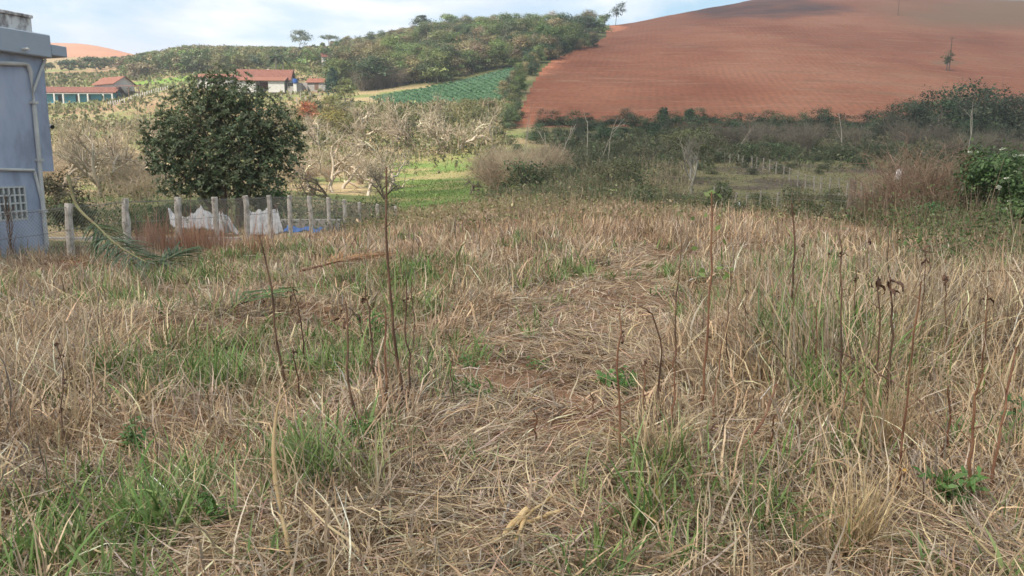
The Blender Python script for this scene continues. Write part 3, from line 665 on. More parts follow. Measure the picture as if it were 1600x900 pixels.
# ================================================================ bare pale trees of the dip
def bare_trees():
    vs = []
    for k in range(6):
        sk = skeleton(4.2, lean=(rng.normal() * .25, rng.normal() * .2), r0=.22, levels=4, kids=(7, 6, 5, 4), ang=.8, ratio=.68, wob=.24, up=.12, first=.15)
        vs.append((mesh_np(*skel_mesh(sk, PALE, (0, 1))), mesh_np(*skel_mesh(sk, [(.34, .28, .19), (.44, .36, .26)], (2, 3)))))
    spots = [(500, 238, 90), (535, 250, 80), (560, 228, 95), (590, 240, 88), (622, 225, 100), (650, 235, 92), (684, 238, 92), (700, 236, 90), (712, 240, 88), (735, 215, 105), (668, 220, 104), (470, 222, 100), (520, 262, 74), (610, 255, 78), (575, 262, 72), (640, 210, 115),
             (100, 250, 80), (150, 262, 74), (155, 300, 60), (190, 285, 62), (120, 225, 100), (205, 245, 84), (175, 235, 95), (95, 290, 62), (225, 225, 100), (485, 255, 76), (548, 205, 120)]
    for k, (px, py, Y) in enumerate(spots):
        far_ = px > 440 and py < 246
        g = pick(px, py, 70, 220) if far_ else ground_at(px, Y); bm, tm = vs[k % 6]; s = rng.uniform(.9, 1.2) * (1.15 if Y > 80 else .85) * (np.clip(g[1] / 150, .8, 1.0) if far_ else 1)
        left = px < 300
        root = empty('bare_tree', g - np.array([0, 0, .1]), 'bare tan tree on the dry slope between the blue house and the big dark tree' if left else 'pale leafless tree with crooked branches in the dip right of the big dark tree', 'tree',
                     'bare trees on the left slope' if left else 'bare trees in the dip', rng.random() * 6.28, s)
        link('trunk', bm, M['twig'], root); link('twigs', tm, M['twig'], root)
    # greyer twiggy trees nearer by
    for px, py, Y, H, lab in ((515, 330, 46, 3.4, 'grey brown twiggy tree behind the fence right of the white nets'), (607, 325, 47, 3.3, 'grey brown spreading twiggy tree behind the tallest weed stalk'), (735, 300, 62, 1.8, 'low bare dark shrub on the green pasture')):
        sk = skeleton(H * .62, r0=.10, levels=5, kids=(6, 6, 4, 3, 2), ang=.95, ratio=.64, wob=.24, up=.06, first=.25); g = ground_at(px, Y)
        root = empty('twiggy_tree', g, lab, 'tree'); link('trunk', mesh_np(*skel_mesh(sk, [(.12, .09, .065), (.17, .13, .10)], (0, 1))), M['twig'], root); link('twigs', mesh_np(*skel_mesh(sk, [(.20, .165, .125), (.26, .22, .16)], (2, 3, 4))), M['twig'], root)
    # white snags in front of the red hill's foot
    for px, py0, top, Y, ln, kd, lab in ((773, 240, 175, 100, (0, 0), 2, 'thin upright white snag left of the pale thicket'), (822, 240, 182, 98, (.12, 0), 5, 'forked white dead tree in the pale thicket'), (862, 238, 200, 100, (-.3, 0), 3, 'white dead tree bent to the left beside the red hill foot'),
                                (876, 238, 198, 101, (.2, 0), 4, 'forked white dead tree right of the bent one'), (917, 241, 186, 99, (.03, 0), 1, 'straight white snag standing alone before the red hill'), (935, 241, 215, 100, (.45, 0), 2, 'leaning white broken trunk beside the straight snag'),
                                (950, 240, 182, 104, (.02, 0), 2, 'dark upright snag with a pale top right of the leaning trunk'), (1146, 236, 190, 105, (.4, .1), 5, 'reddish grey leaning dead tree by the far posts'), (1315, 236, 175, 104, (0, 0), 1, 'tall thin pale snag in front of the right hand thicket'), (1512, 240, 160, 100, (.05, 0), 2, 'tall thin snag above the white flowering bush')):
        g = ground_at(px, Y); H = at(px, top, Y)[2] - g[2]; sk = skeleton(H, lean=ln, r0=.06, levels=3 if kd > 1 else 2, kids=(kd, 2, 2), ang=.45, ratio=.42, wob=.10, up=.03, first=.35)
        tag(link('dead_tree', mesh_np(*skel_mesh(sk, [(.40, .36, .29), (.31, .275, .22)] if 'reddish' not in lab else [(.26, .19, .16), (.36, .3, .25)])), M['twig'], None, g), lab, 'tree')
    # pale thicket
    ths = [mesh_np(*twig_bush(60, 3.4, 4.2, TANTW, .02, 6, 3, .3)) for _ in range(3)]
    for k, (px, Y) in enumerate([(770, 74), (790, 80), (812, 78), (800, 66), (775, 62), (830, 84), (845, 72), (818, 60), (850, 90), (785, 92), (865, 82), (760, 86)]):
        tag(link('bare_bush', ths[k % 3], M['twig'], None, ground_at(px, Y)), 'pale tan leafless bush of upright stems in the thicket right of the green pasture', 'bush', 'bare bushes right of the pasture').rotation_euler.z = k * 1.3
    gy = [mesh_np(*twig_bush(55, 3.6, 4.5, [(.19, .165, .12), (.245, .21, .155), (.15, .13, .095)], .018, 6, 3, .25)) for _ in range(3)]
    for k in range(30):
        px = 1075 + 560 * ((k * .618) % 1); Y = rng.uniform(106, 140); o = tag(link('bare_bush', gy[k % 3], M['twig'], None, ground_at(px, Y)), 'grey leafless bush at the foot of the dark trees under the red hill', 'bush', 'grey bushes under the red hill')
        o.rotation_euler.z = k * 2.1; o.scale = (1.1, 1.1, rng.uniform(.55, 1.3))
    for k, (px, py) in enumerate([(566, 140), (580, 137), (596, 143), (612, 139), (625, 142), (605, 133), (588, 148)]):
        o = tag(link('bare_bush', gy[k % 3], M['twig'], None, ground_at(px, 232 + k)), 'brown leafless bush between the vegetable field and the ridge wood', 'bush', 'brown bushes above the vegetable field'); o.rotation_euler.z = k; o.scale = (1.6, 1.6, 1.5)
    tw = [mesh_np(*twig_bush(50, 2.6, 3.6, TANTW, .016, 6, 3, .6)) for _ in range(3)]
    for k in range(34):
        px = rng.uniform(75, 235) if k % 3 else rng.uniform(440, 600); Y = rng.uniform(50, 130) if px < 300 else rng.uniform(85, 125)
        o = tag(link('bare_bush', tw[k % 3], M['twig'], None, ground_at(px, Y)), 'tan leafless bush on the dry slope behind the wire fence', 'bush', 'tan bushes on the left slopes'); o.rotation_euler.z = k; o.scale = (1, 1, rng.uniform(.8, 1.2))
bare_trees()

# ================================================================ dark trees along the foot of the red hill
def foot_trees():
    TOP = ([830, 870, 900, 960, 1000, 1030, 1050, 1078, 1100, 1150, 1200, 1260, 1300, 1350, 1400, 1450, 1500, 1600, 1660], [198, 192, 192, 186, 192, 170, 180, 170, 176, 168, 180, 172, 166, 178, 152, 142, 137, 133, 132])
    vs = []
    for cols in (DARK, [(.045, .065, .03), (.065, .08, .04)], [(.07, .075, .04), (.095, .095, .05)]):
        for _ in range(2): vs.append((mesh_np(*crown_mesh(round_lobes(5.5, 5.5, 7, -.10, 1.0), 2600, .28, cols, .32, 12)), mesh_np(*skel_mesh(skeleton(4, r0=.12, levels=2, kids=(5, 3), first=.15), BARK))))
    labs = ['dark green round tree in the belt along the foot of the red hill', 'dull green tree in the belt along the foot of the red hill', 'grey olive tree in the belt along the foot of the red hill']
    k = 0
    for Y0, step in ((160, 19), (148, 24), (138, 34)):
        x = 835 + rng.random() * 20
        while x < 1650:
            Y = Y0 + rng.normal() * 3; g = ground_at(x, Y); H = at(x, np.interp(x, *TOP), Y)[2] - g[2]; H *= (1.0, .8, .6)[(160, 148, 138).index(Y0)] * rng.uniform(.75, 1.12)
            i = int(rng.choice(6, p=[.3, .3, .15, .1, .1, .05])); H = max(H, rng.uniform(1.6, 3.6)); s = H / 5.4; w = max(s, .72) * rng.uniform(.85, 1.15)
            root = empty('belt_tree', g - np.array([0, 0, .1]), labs[i // 2], 'tree', 'trees along the foot of the red hill', rng.random() * 6.28, (w, w, s))
            link('crown', vs[i][0], M['leaf'], root); link('trunk', vs[i][1], M['twig'], root)
            x += step * rng.uniform(.7, 1.3); k += 1
    for px, top, w in ((1036, 166, 22), (1076, 169, 24)):
        lobe_tree('pointed_tree', 'pointed dark tree rising in front of the red hill, %s' % ('left of the pair' if px < 1050 else 'right of the pair'), px, 156, top, w, DARK, [(0, 0, .4, .42, .3), (0, 0, .7, .3, .22), (.05, 0, .9, .16, .1)], 1300, .3)
    lobe_tree('clearing_tree', 'loose olive leafed tree on a pale trunk at the left edge of the grazed clearing', 1078, 72, 196, 82, [(.085, .105, .042), (.12, .135, .058)], [(0, 0, .78, .38, .18), (-.3, 0, .68, .24, .18), (.3, 0, .66, .28, .18), (0, 0, .55, .3, .16)], 2600, .2, LIGHTBARK, r0=.12, nclump=10, clump=.36)
    sk = skeleton(3.2, r0=.13, levels=4, kids=(6, 5, 4, 3), ang=.6, ratio=.6, wob=.2, up=.22, first=.25); tag(link('bare_tree', mesh_np(*skel_mesh(sk, [(.22, .195, .16), (.28, .25, .205)])), M['twig'], None, ground_at(1080, 58)), 'grey bare tree with a forked white foot at the left edge of the grazed clearing', 'tree')
foot_trees()
def valley_bushes():
    vs = []
    for cols in ([(.085, .105, .045), (.115, .13, .055)], [(.13, .125, .06), (.165, .15, .08)], [(.06, .085, .035), (.085, .11, .045)]):
        for _ in range(2): vs.append(mesh_np(*crown_mesh(round_lobes(1.9, 3.0, 6, -.1, 1.0), 1500, .15, cols, .36, 12)))
    st = mesh_np(*twig_bush(16, 1.9, 2.6, GREY, .012, 3, 0, .2))
    lab = ['olive green bush in the valley scrub below the red hill', 'brownish olive bush in the valley scrub below the red hill', 'dark green bush in the valley scrub below the red hill']
    for k in range(205):
        px = 765 + 850 * ((k * .618034) % 1); Y = rng.uniform(52, 146) if px < 1040 else rng.uniform(98, 146)
        if k < 150 and 985 < px < 1070 and Y < 90: continue
        if k % 11 == 0 and px > 1380: Y = rng.uniform(40, 95)
        i = int(rng.integers(0, 6)); s = rng.uniform(.6, 1.25)
        if k >= 150: px = 1000 + 420 * ((k * .618034) % 1); Y = rng.uniform(29, 58) if k % 3 else rng.uniform(76, 98); i = int(rng.integers(0, 6)); s = rng.uniform(.28, .6)
        root = empty('valley_bush', ground_at(px, Y) - np.array([0, 0, .05]), lab[i // 2], 'bush', 'bushes of the valley scrub', rng.random() * 6.28, (s * 1.1, s * 1.1, s * rng.uniform(.75, 1.2)))
        link('foliage', vs[i], M['leaf'], root); link('stems', st, M['twig'], root)
valley_bushes()

# ================================================================ undergrowth (nobody could count it)
def weeds(name, label, pxr, Yr, n, h, stem, leaf, nl=6, ls=.09, dens=None, dry=.5, wd=.012):
    px = rng.uniform(*pxr, n); Y = np.sqrt(rng.uniform(Yr[0] ** 2, Yr[1] ** 2, n)); X = (px - 800) / F * Y * 1.0
    if dens is not None:
        k = rng.random(n) < dens(px, X, Y); px, Y, X = px[k], Y[k], X[k]; n = len(X)
    Z = ground_z(X, Y); P = np.stack([X, Y, Z - .03], -1); H = h * np.exp(rng.normal(0, .3, n)) * (.3 + 2.2 * fbm(X, Y, 3.5, 19, 3) ** 2)
    lean = rng.normal(size=(n, 3)) * .22; lean[:, 2] = 1; T = P + lean * H[:, None]; mid = P + lean * H[:, None] * .5 + rng.normal(size=(n, 3)) * .06 * H[:, None]
    w = wd * np.maximum(1, Y / 50); az = rng.random(n) * 3.14; sd = np.stack([np.cos(az), np.sin(az) * .5, 0 * az], -1) * w[:, None]
    V = np.stack([P - sd, P + sd, mid + sd * .7, mid - sd * .7, T + sd * .25, T - sd * .25], 1); b = np.arange(n)[:, None] * 6
    Fq = np.concatenate([b + np.array([0, 1, 2, 3]), b + np.array([3, 2, 4, 5])]); parts = [(V.reshape(-1, 3), Fq, np.repeat(palette(stem, n), 6, 0))]
    if nl:
        i = np.repeat(np.arange(n)[rng.random(n) > dry], nl); f = rng.uniform(.15, 1.0, len(i))[:, None]; Q = P[i] + (T - P)[i] * f + rng.normal(size=(len(i), 3)) * (.10 * H[i])[:, None] * np.array([1, 1, .5])
        s = ls * np.exp(rng.normal(0, .3, len(i))) * np.maximum(1, Y[i] / 60); tint = palette(leaf, n, .2)
        parts.append(cards(Q, rng.normal(size=(len(i), 3)) + np.array([0, -.2, .6]), s, s * .5, tint[i] * np.exp(rng.normal(0, .2, (len(i), 1))), bend=.2))
    o = link(name, mesh_np(*merge(*parts)), M['leaf_plain']); tag(o, label, 'undergrowth', kind='stuff')
DRYST = [(.26, .19, .12), (.20, .14, .09), (.33, .25, .16)]
STEM2 = [(.10, .10, .05), (.15, .12, .07), (.20, .15, .10)]
weeds('undergrowth', 'leafy dark weeds along the far edge of the field', (715, 1060), (27.5, 57), 5200, .8, DRYST + STEM2, [(.08, .125, .045), (.12, .165, .06), (.18, .18, .09), (.22, .18, .11)], 9, .12, dry=.4, dens=lambda px, X, Y: sstep(715, 800, px) * (1 - sstep(1010, 1060, px)) * sstep(27, 38, Y) * (.12 + .88 * sstep(.38, .58, fbm(X, Y, 5, 91, 3))))
weeds('undergrowth', 'olive and brown scrub between the leafy weeds and the foot of the red hill', (770, 1075), (50, 100), 5200, .75, DRYST + TANTW, [(.12, .14, .055), (.17, .17, .08), (.22, .18, .10)], 6, .14, dry=.5, wd=.015, dens=lambda px, X, Y: .2 + .8 * sstep(.38, .58, fbm(X, Y, 8, 94, 3)))
weeds('dry_grass', 'short dry grass sloping down behind the field edge', (540, 1320), (20, 40), 9000, .28, [(.42, .31, .20), (.34, .25, .16), (.28, .24, .12)], [(.40, .30, .19), (.20, .22, .08)], 3, .10, dry=.3, wd=.012)
weeds('dry_grass', 'grazed olive grass tufts in the clearing', (1010, 1430), (38, 98), 5500, .15, [(.20, .19, .08), (.26, .20, .11), (.15, .17, .06)], [(.18, .19, .07), (.26, .2, .11)], 3, .10, dry=.2, wd=.016)
weeds('undergrowth', 'low scrub between the dry field and the grazed clearing', (1000, 1520), (22, 47), 6500, .62, DRYST + STEM2, [(.06, .09, .032), (.085, .12, .045), (.13, .125, .065)], 8, .10, dry=.35, dens=lambda px, X, Y: sstep(0, 5, Y - np.interp(px, *FEND)) * (.15 + .85 * sstep(.36, .6, fbm(X, Y, 5, 93, 3))))
weeds('undergrowth', 'grey green brush on the valley floor under the right hand trees', (860, 1720), (84, 136), 9000, 1.15, STEM2, [(.065, .085, .035), (.09, .11, .045), (.11, .105, .055)], 7, .20, dry=.35, wd=.018, dens=lambda px, X, Y: .25 + .75 * (1 - sstep(1000, 1060, px) * (1 - sstep(1400, 1450, px)) * (1 - sstep(96, 104, Y))))
weeds('undergrowth', 'brown and green scrub on the right behind the flowering bushes', (1380, 1800), (36, 84), 4500, 1.1, DRYST + GREY, [(.08, .10, .04), (.12, .11, .06)], 6, .14, dry=.5)
weeds('undergrowth', 'tan dry scrub covering the left slope', (40, 470), (44, 175), 11000, 1.3, TANTW, [(.20, .18, .08), (.13, .14, .05), (.30, .24, .13)], 6, .20, dry=.45, wd=.02, dens=lambda px, X, Y: .35 + .65 * sstep(.4, .6, fbm(X, Y, 12, 14, 3)))
weeds('undergrowth', 'dry and green brush among the bare trees of the dip', (440, 790), (104, 190), 7500, 1.2, TANTW, [(.17, .18, .07), (.12, .14, .045), (.25, .21, .10)], 7, .22, dry=.35, wd=.02, dens=lambda px, X, Y: 1 - .93 * sstep(570, 620, px) * (1 - sstep(745, 775, px)) * (1 - sstep(118, 132, Y)))
weeds('undergrowth', 'pale dry grass on the slope around the farmsteads', (40, 560), (168, 330), 14000, .8, [(.38, .30, .18), (.32, .25, .14), (.28, .25, .12)], [(.16, .18, .06), (.22, .22, .09)], 4, .3, dry=.7, wd=.03, dens=lambda px, X, Y: .25 + .75 * sstep(.35, .6, fbm(X, Y, 25, 33, 3)))
weeds('undergrowth', 'bright green pasture herbs in the dip', (550, 790), (40, 128), 12000, .12, [(.16, .25, .055), (.20, .27, .07), (.27, .25, .11)], [(.15, .26, .05), (.19, .28, .07)], 3, .10, dry=.3, wd=.03, dens=lambda px, X, Y: sstep(550, 620, px) * (1 - sstep(735, 785, px)) * (.1 + .9 * sstep(.36, .58, fbm(X, Y, 6, 92, 3))))
weeds('undergrowth', 'green and brown scrub behind the wire fence', (60, 620), (27, 44), 2600, .55, DRYST, [(.06, .10, .03), (.09, .14, .045)], 9, .10, dry=.35)
weeds('undergrowth', 'leafy green weeds below the white flowering bushes', (1340, 1760), (10, 30), 6500, .58, DRYST, [(.08, .13, .035), (.11, .16, .05), (.15, .17, .07)], 10, .065, dry=.3, dens=lambda px, X, Y: sstep(1350, 1500, px + (Y - 15) * 9) * (.3 + .7 * sstep(.35, .55, fbm(X, Y, 2.5, 95, 3))))
# rows of leafy vegetables
def crops():
    n = 30000; px = rng.uniform(570, 825, n); Y = rng.uniform(160, 285, n); X = (px - 800) / F * Y * 1.013
    Z = base_z(X, Y); qx, qy = proj(np.stack([X, Y, Z], -1)); k = in_poly(qx, qy, CROP); X, Y = X[k], Y[k]
    u = X * math.cos(.32) + Y * math.sin(.32) * .0 + Y * .32; row = np.round(u / 1.9); X = X + (row * 1.9 - u) + rng.normal(size=len(X)) * .38; Z = ground_z(X, Y)
    P = np.stack([X, Y, Z + .2], -1); s = rng.uniform(.38, .62, len(X)); blue = sstep(.45, .6, fbm(X, Y, 30, 51, 2))[:, None]
    c = palette([(.04, .105, .042), (.052, .128, .05)], len(X)) * (1 - blue) + palette([(.048, .112, .06), (.062, .128, .07)], len(X)) * blue
    o = link('crops', mesh_np(*cards(P, rng.normal(size=P.shape) * .5 + np.array([0, -.4, 1]), s, s * .8, c)), M['leaf_plain']); tag(o, 'rows of leafy green vegetables on the sloping field', 'crops', kind='stuff')
crops()

# ================================================================ blue house at the left edge
def blue_house():
    C0 = at(75, 395, 17.5); gx, gy = C0[0], C0[1]; a = R(20); w = np.array([math.sin(a), math.cos(a), 0]); nr = np.array([math.cos(a), -math.sin(a), 0])
    O = np.array([gx, gy, 0.0]); Mx = np.stack([w, nr, np.array([0, 0, 1.0])], 1)
    zg = gz(gx, gy)
    root = empty('blue_house', (gx, gy, zg), 'blue painted two storey house with white pipes and a stained roof parapet', 'house')
    inv = O * 1.0; inv[2] = zg
    def put(mb, name, mat, par=None, bev=0.0, smooth=False):
        mb.v = [tuple(np.array(p) - inv) for p in mb.v]; return mb.build(name, mat, par or root, bev, smooth)
    def B(t0, t1, n0, n1, z0, z1):
        c = O + w * (t0 + t1) / 2 + nr * (n0 + n1) / 2; c[2] = (z0 + z1) / 2; return c, (abs(t1 - t0), abs(n1 - n0), z1 - z0), Mx
    def onw(px, py, off=0.0):
        d = at(px, py, 1.0) - np.array([0, 0, CAMZ]); q = O + nr * off; s = ((q - np.array([0, 0, CAMZ])) @ nr) / (d @ nr); return np.array([0, 0, CAMZ]) + d * s
    zu = onw(75, 268)[2]; zr = onw(68, 91)[2]; zt = onw(70, 56)[2]; zp = onw(60, 40)[2]
    # lower storey has an opening for the block window
    wl, wr = onw(-30, 298), onw(38, 296); tl = (wl - O) @ w; tr = (wr - O) @ w; z0 = onw(38, 342)[2]; z1 = onw(38, 292)[2]
    mb = MB(); mb.box(*B(-9, tl, -7, 0, zg - .4, zu)); mb.box(*B(tr, 0, -7, 0, zg - .4, zu)); mb.box(*B(tl, tr, -7, 0, zg - .4, z0)); mb.box(*B(tl, tr, -7, 0, z1, zu)); mb.box(*B(tl, tr, -7, -.12, z0, z1))
    lo = put(mb, 'wall', M['blue_wall'])
    mb = MB().box(*B(-9, .36, -7, .0, zu + .002, zr)); put(mb, 'upper_wall', M['blue_wall'])
    te = (onw(112, 85, .35) - O) @ w
    mb = MB().box(*B(-9, .42, -7.2, .22, zr + .002, zt)); roof = put(mb, 'roof', M['fascia'], bev=.02)
    mb = MB().box(*B(.422, te, -6.5, .22, zr + .06, zr + .30)); put(mb, 'eave_slab', M['fascia'], bev=.015)
    mb = MB().box(*B(-9, .15, -.15, .02, zt + .002, zp + .12)); mb.box(*B(-9, .17, -.19, .06, zp + .122, zp + .19)); put(mb, 'parapet', M['dirty_white'], bev=.01)
    # pipes
    r = .048
    def pipe(pts, rad=r): 
        mb = MB().tube([onw(x, y, rad + .012) for x, y in pts], rad, 8); return put(mb, 'drain_pipe', M['pvc'], smooth=True)
    pipe([(-60, 97), (38, 99.5), (44, 102), (48, 112), (54, 170), (60, 235), (67, 318), (74, 390)])
    pipe([(71, 93), (62, 115), (52, 143)], .032)
    pipe([(-60, 263), (53, 266), (55, 272), (62, 300), (68, 322)], .034)
    for p in ((53.2, 160), (61.5, 250), (68, 330)): put(MB().box(onw(*p, .06), (.13, .13, .06), Mx), 'pipe_collar', M['pvc'])
    q0 = onw(36, 77, .22); mb = MB().tube([q0, q0 + nr * .18], .03, 8); put(mb, 'roof_spout', M['pvc'])
    # glass block window
    mb = MB(); cols, rows = 8, 4; tw = (tr - tl); hh = (z1 - z0); mbg = MB()
    for i in range(cols + 1): mb.box(*B(tl + tw * i / cols - .018, tl + tw * i / cols + .018, -.119, .012, z0 - .02, z1 + .02))
    for j in range(rows + 1):
        z = z0 + hh * j / rows
        for i in range(cols): mb.box(*B(tl + tw * i / cols + .019, tl + tw * (i + 1) / cols - .019, -.119, .006, z - .018, z + .018))
    win = put(mb, 'window', M['pvc'])
    for i in range(cols):
        for j in range(rows): mbg.box(*B(tl + tw * i / cols + .02, tl + tw * (i + 1) / cols - .02, -.118, -.03, z0 + hh * j / rows + .02, z0 + hh * (j + 1) / rows - .02))
    put(mbg, 'pane', M['glass'], win, bev=.02)
        # bullet camera under the far corner
    p = O + w * .44 + nr * (-.1); p[2] = onw(76, 196)[2]
    cr = empty('security_camera', p, 'small white bullet camera on the edge of the blue house wall', 'camera')
    MB().tube([(-.09, -.02, 0), (.10, -.08, -.03)], .045, 10).build('camera_body', M['plastic'], cr); MB().tube([(.101, -.081, -.03), (.125, -.09, -.036)], .047, 10).build('lens_hood', M['dark'], cr)
    MB().tube([(-.085, .0, -.04), (-.07, -.01, -.13), (-.055, .01, -.3), (-.08, 0, -.42)], .008, 5).build('cable', M['plastic'], cr)
blue_house()

# ================================================================ farmsteads on the far slope
def gable(name, label, px, Y, wd, dp, hw, hr, rot, wall, roof, eave=.5, wins=(), door=None, loc=None, chim=False, hip=0.0):
    g = ground_at(px, Y) if loc is None else np.array(loc, float); rt = empty(name, g, label, 'house', None, rot)
    mb = MB().box((0, 0, hw / 2 - .5), (wd, dp, hw + 1)); 
    for s in (-1, 1): mb.prism([(s * wd / 2 - s * .1, -dp / 2, hw + .003), (s * wd / 2 - s * .1, dp / 2, hw + .003), (s * wd / 2 - s * .1, 0, hw + hr)], (s * .1, 0, 0))
    mb.build('wall', wall, rt)
    e = eave; sl = hr / (dp / 2); mb = MB(); t = .16
    for s in (-1, 1):
        a = np.array([-wd / 2 - e, s * (dp / 2 + e), hw - sl * e + .02]); b = np.array([-wd / 2 - e + hip, 0, hw + hr + .02])
        mb.prism([a, b, b + (0, 0, t), a + (0, 0, t)], (wd + 2 * e - (2 * hip if False else 0), 0, 0))
    rf = mb.build('roof', roof, rt)
    if chim: MB().box((wd * .1, .6, hw + hr + .4), (.7, .7, 1.4)).build('chimney', M['white'], rf)
    for x, z, a, b in wins: MB().box((x, -dp / 2 - .02, z), (a, .08, b)).build('window', M['dark'], rt)
    if door: MB().box((door[0], -dp / 2 - .02, door[2] / 2), (door[1], .08, door[2])).build('door', M['wood'], rt)
    return rt
def farm():
    # red roofed house: tall rear roof, lower front roof over white walls
    h = gable('farmhouse', 'white farmhouse with two stepped red tile roofs above the big dark tree', 416, 236, 15, 9, 3.2, 3.0, R(6), M['white'], M['tile'], .8)
    mb = MB(); mb.prism([(-6.2, -8.8, 2.2), (-6.2, -4.4, 3.6), (-6.2, -4.4, 3.76), (-6.2, -8.8, 2.36)], (13.5, 0, 0)); mb.build('porch_roof', M['tile_orange'], h)
    [MB().box((x_, -6.5, .6), (4.6, 3.6, 3.2)).build('porch_wall', M['white'], h) for x_ in (-3.6, 4.6)]; MB().box((0.5, -4.6, 1.2), (2.6, .08, 2.0)).build('door', M['tile'], h)
    MB().box((9.6, -5.5, .2), (3.8, 4.5, 3.4)).build('lean_to', M['concrete'], h); MB().prism([(7.4, -8.2, 2.2), (7.4, -3, 2.7), (7.4, -3, 2.82), (7.4, -8.2, 2.32)], (4.6, 0, 0)).build('lean_to_roof', M['dark'], h)
    MB().box((8.6, -7.76, 1.3), (1.5, .06, .9)).build('window', M['dark'], h)
    gz0 = ground_at(416, 262); h2 = gable('small_house', 'small white house with an orange tile roof and a chimney behind the farmhouse', 417, 262, 5.5, 4, 2.2, 1.2, R(-12), M['white'], M['tile_orange'], .5, [(-.8, 1.3, .9, .9)], None, chim=True)
    h3 = gable('white_house', 'white house with a flat orange roof behind the left top of the big dark tree', 338, 250, 10, 6, 2.8, 1.1, R(4), M['white'], M['tile_orange'], .6, [(-3, 1.6, 1, 1), (1, 1.6, 1, 1)])
    h4 = gable('shed', 'small brick red roofed shed beside the dark conical tree', 498, 236, 5.5, 4, 2.3, 1.2, R(-4), M['concrete'], M['tile_orange'], .4, (), (0, 1.2, 1.9))
    h5 = gable('cream_house', 'small cream house with a red roof half hidden by the ridge wood', 510, 300, 3.2, 4, 3.5, 1.3, R(20), M['white'], M['tile'], .4, [(0, 2.2, .8, .8)])
    # water tank on a white tower
    g = ground_at(462, 229); t = empty('water_tank', g, 'blue water tank on a white post beside the farmhouse', 'water tank'); MB().box((0, 0, 1.2), (.9, .9, 3.4)).build('tower', M['white'], t); MB().tube([(0, 0, 2.92), (0, 0, 3.2), (0, 0, 4.2)], [.72, .78, .68], 12).build('tank', M['tank'], t)
    g = ground_at(480, 240); MBw = MB().box((0, 0, .8), (9, .3, 2.4)); o = MBw.build('retaining_wall', M['concrete'], None, 0, False, g); tag(o, 'grey block wall between the farmhouse and the shed', 'wall')
    # long blue stable with white pillars
    g = ground_at(128, 243); s = empty('long_stable', g, 'long low teal building with white pillars under a red tile roof', 'building', None, R(3)); L0, L1 = -24, 10.2
    MB().box(((L0 + L1) / 2, 2.0, .8), (L1 - L0, 4, 3.6)).build('wall', M['teal_wall'], s)
    MB().prism([(L0 - .6, -1.6, 2.75), (L0 - .6, 2.2, 4.7), (L0 - .6, 2.2, 4.85), (L0 - .6, -1.6, 2.9)], (L1 - L0 + 1.6, 0, 0)).prism([(L0 - .6, 2.21, 4.7), (L0 - .6, 6, 2.75), (L0 - .6, 6, 2.9), (L0 - .6, 2.21, 4.85)], (L1 - L0 + 1.6, 0, 0)).build('roof', M['tile'], s)
    MB().box(((L0 + L1) / 2, -1.35, 2.55), (L1 - L0, .2, .3)).build('beam', M['white'], s)
    MB().prism([(L1 - .2, .2, 2.6), (L1 - .2, 3.8, 2.6), (L1 - .2, 2.0, 4.4)], (.25, 0, 0)).build('gable_end', M['teal_wall'], s)
    for k in range(9): MB().box((L1 - .2 - k * 3.7 + (1.0 if k % 2 else 0), -1.35, .6), (.42, .42, 3.6)).build('pillar', M['white'], s)
    for x in (2.2, -1.2, -6.5): MB().box((x, -.03, 1.1), (1.1, .1, 2.1)).build('door', M['dark'], s)
    h = gable('tiled_house', 'cream house with a red gable roof behind the long teal building', 180, 252, 10, 7, 3.6, 2.2, R(-28), M['white'], M['tile_orange'], .7, [(3, 1.8, 1, 1)])
    g = ground_at(206, 246); c = empty('carport', g, 'open lean-to with a red roof beside the tiled house', 'carport'); MB().prism([(-4, -2, 2.9), (-4, 2, 3.4), (-4, 2, 3.52), (-4, -2, 3.02)], (7.5, 0, 0)).build('roof', M['tile'], c)
    for x in (-3.6, 0, 3.2): MB().box((x, -1.8, 1.2), (.25, .25, 3.2)).build('post', M['wood'], c)
    # white slat fence in front
    pts = [ground_at(px, Y) for px, Y in np.column_stack([np.linspace(170, 262, 27), np.concatenate([np.linspace(226, 228, 6), np.linspace(229, 250, 21)])])]
    f = empty('picket_fence', pts[0], 'uneven white picket fence beside the long teal building', 'fence')
    for p in pts: q = p - pts[0]; MB().box((q[0], q[1], q[2] + .75), (.26, .14, 1.35 + rng.normal() * .2)).build('picket', M['picket'], f)
    # pasture posts near the farm
    pts = [ground_at(px, Y) for px, Y in ((455, 214), (470, 216), (485, 217), (500, 217), (440, 212), (478, 205), (464, 203))]
    for p in pts: tag(MB().box((0, 0, .7), (.2, .2, 1.8)).build('fence_post', M['concrete'], None, 0, False, p), 'thin white fence post on the slope below the red roofed farmhouse', 'post', 'fence posts below the farmhouse')
farm()
def poles():
    for px, pyb, top, Y, lab in ((1403, 21, -8, 400, 'tall dark utility pole just under the crest of the red hill'), (1483, 95, 57, 262, 'dark wooden utility pole with a bush at its foot on the red hill')):
        g = ground_at(px, Y); H = at(px, top, Y)[2] - g[2]; r = empty('utility_pole', g, lab, 'pole'); MB().tube([(0, 0, -.3), (0, 0, H)], [.22, .15], 8).build('pole', M['wood'], r, smooth=True); MB().box((0, 0, H - .5), (1.8, .14, .14)).build('crossarm', M['wood'], r)
poles()

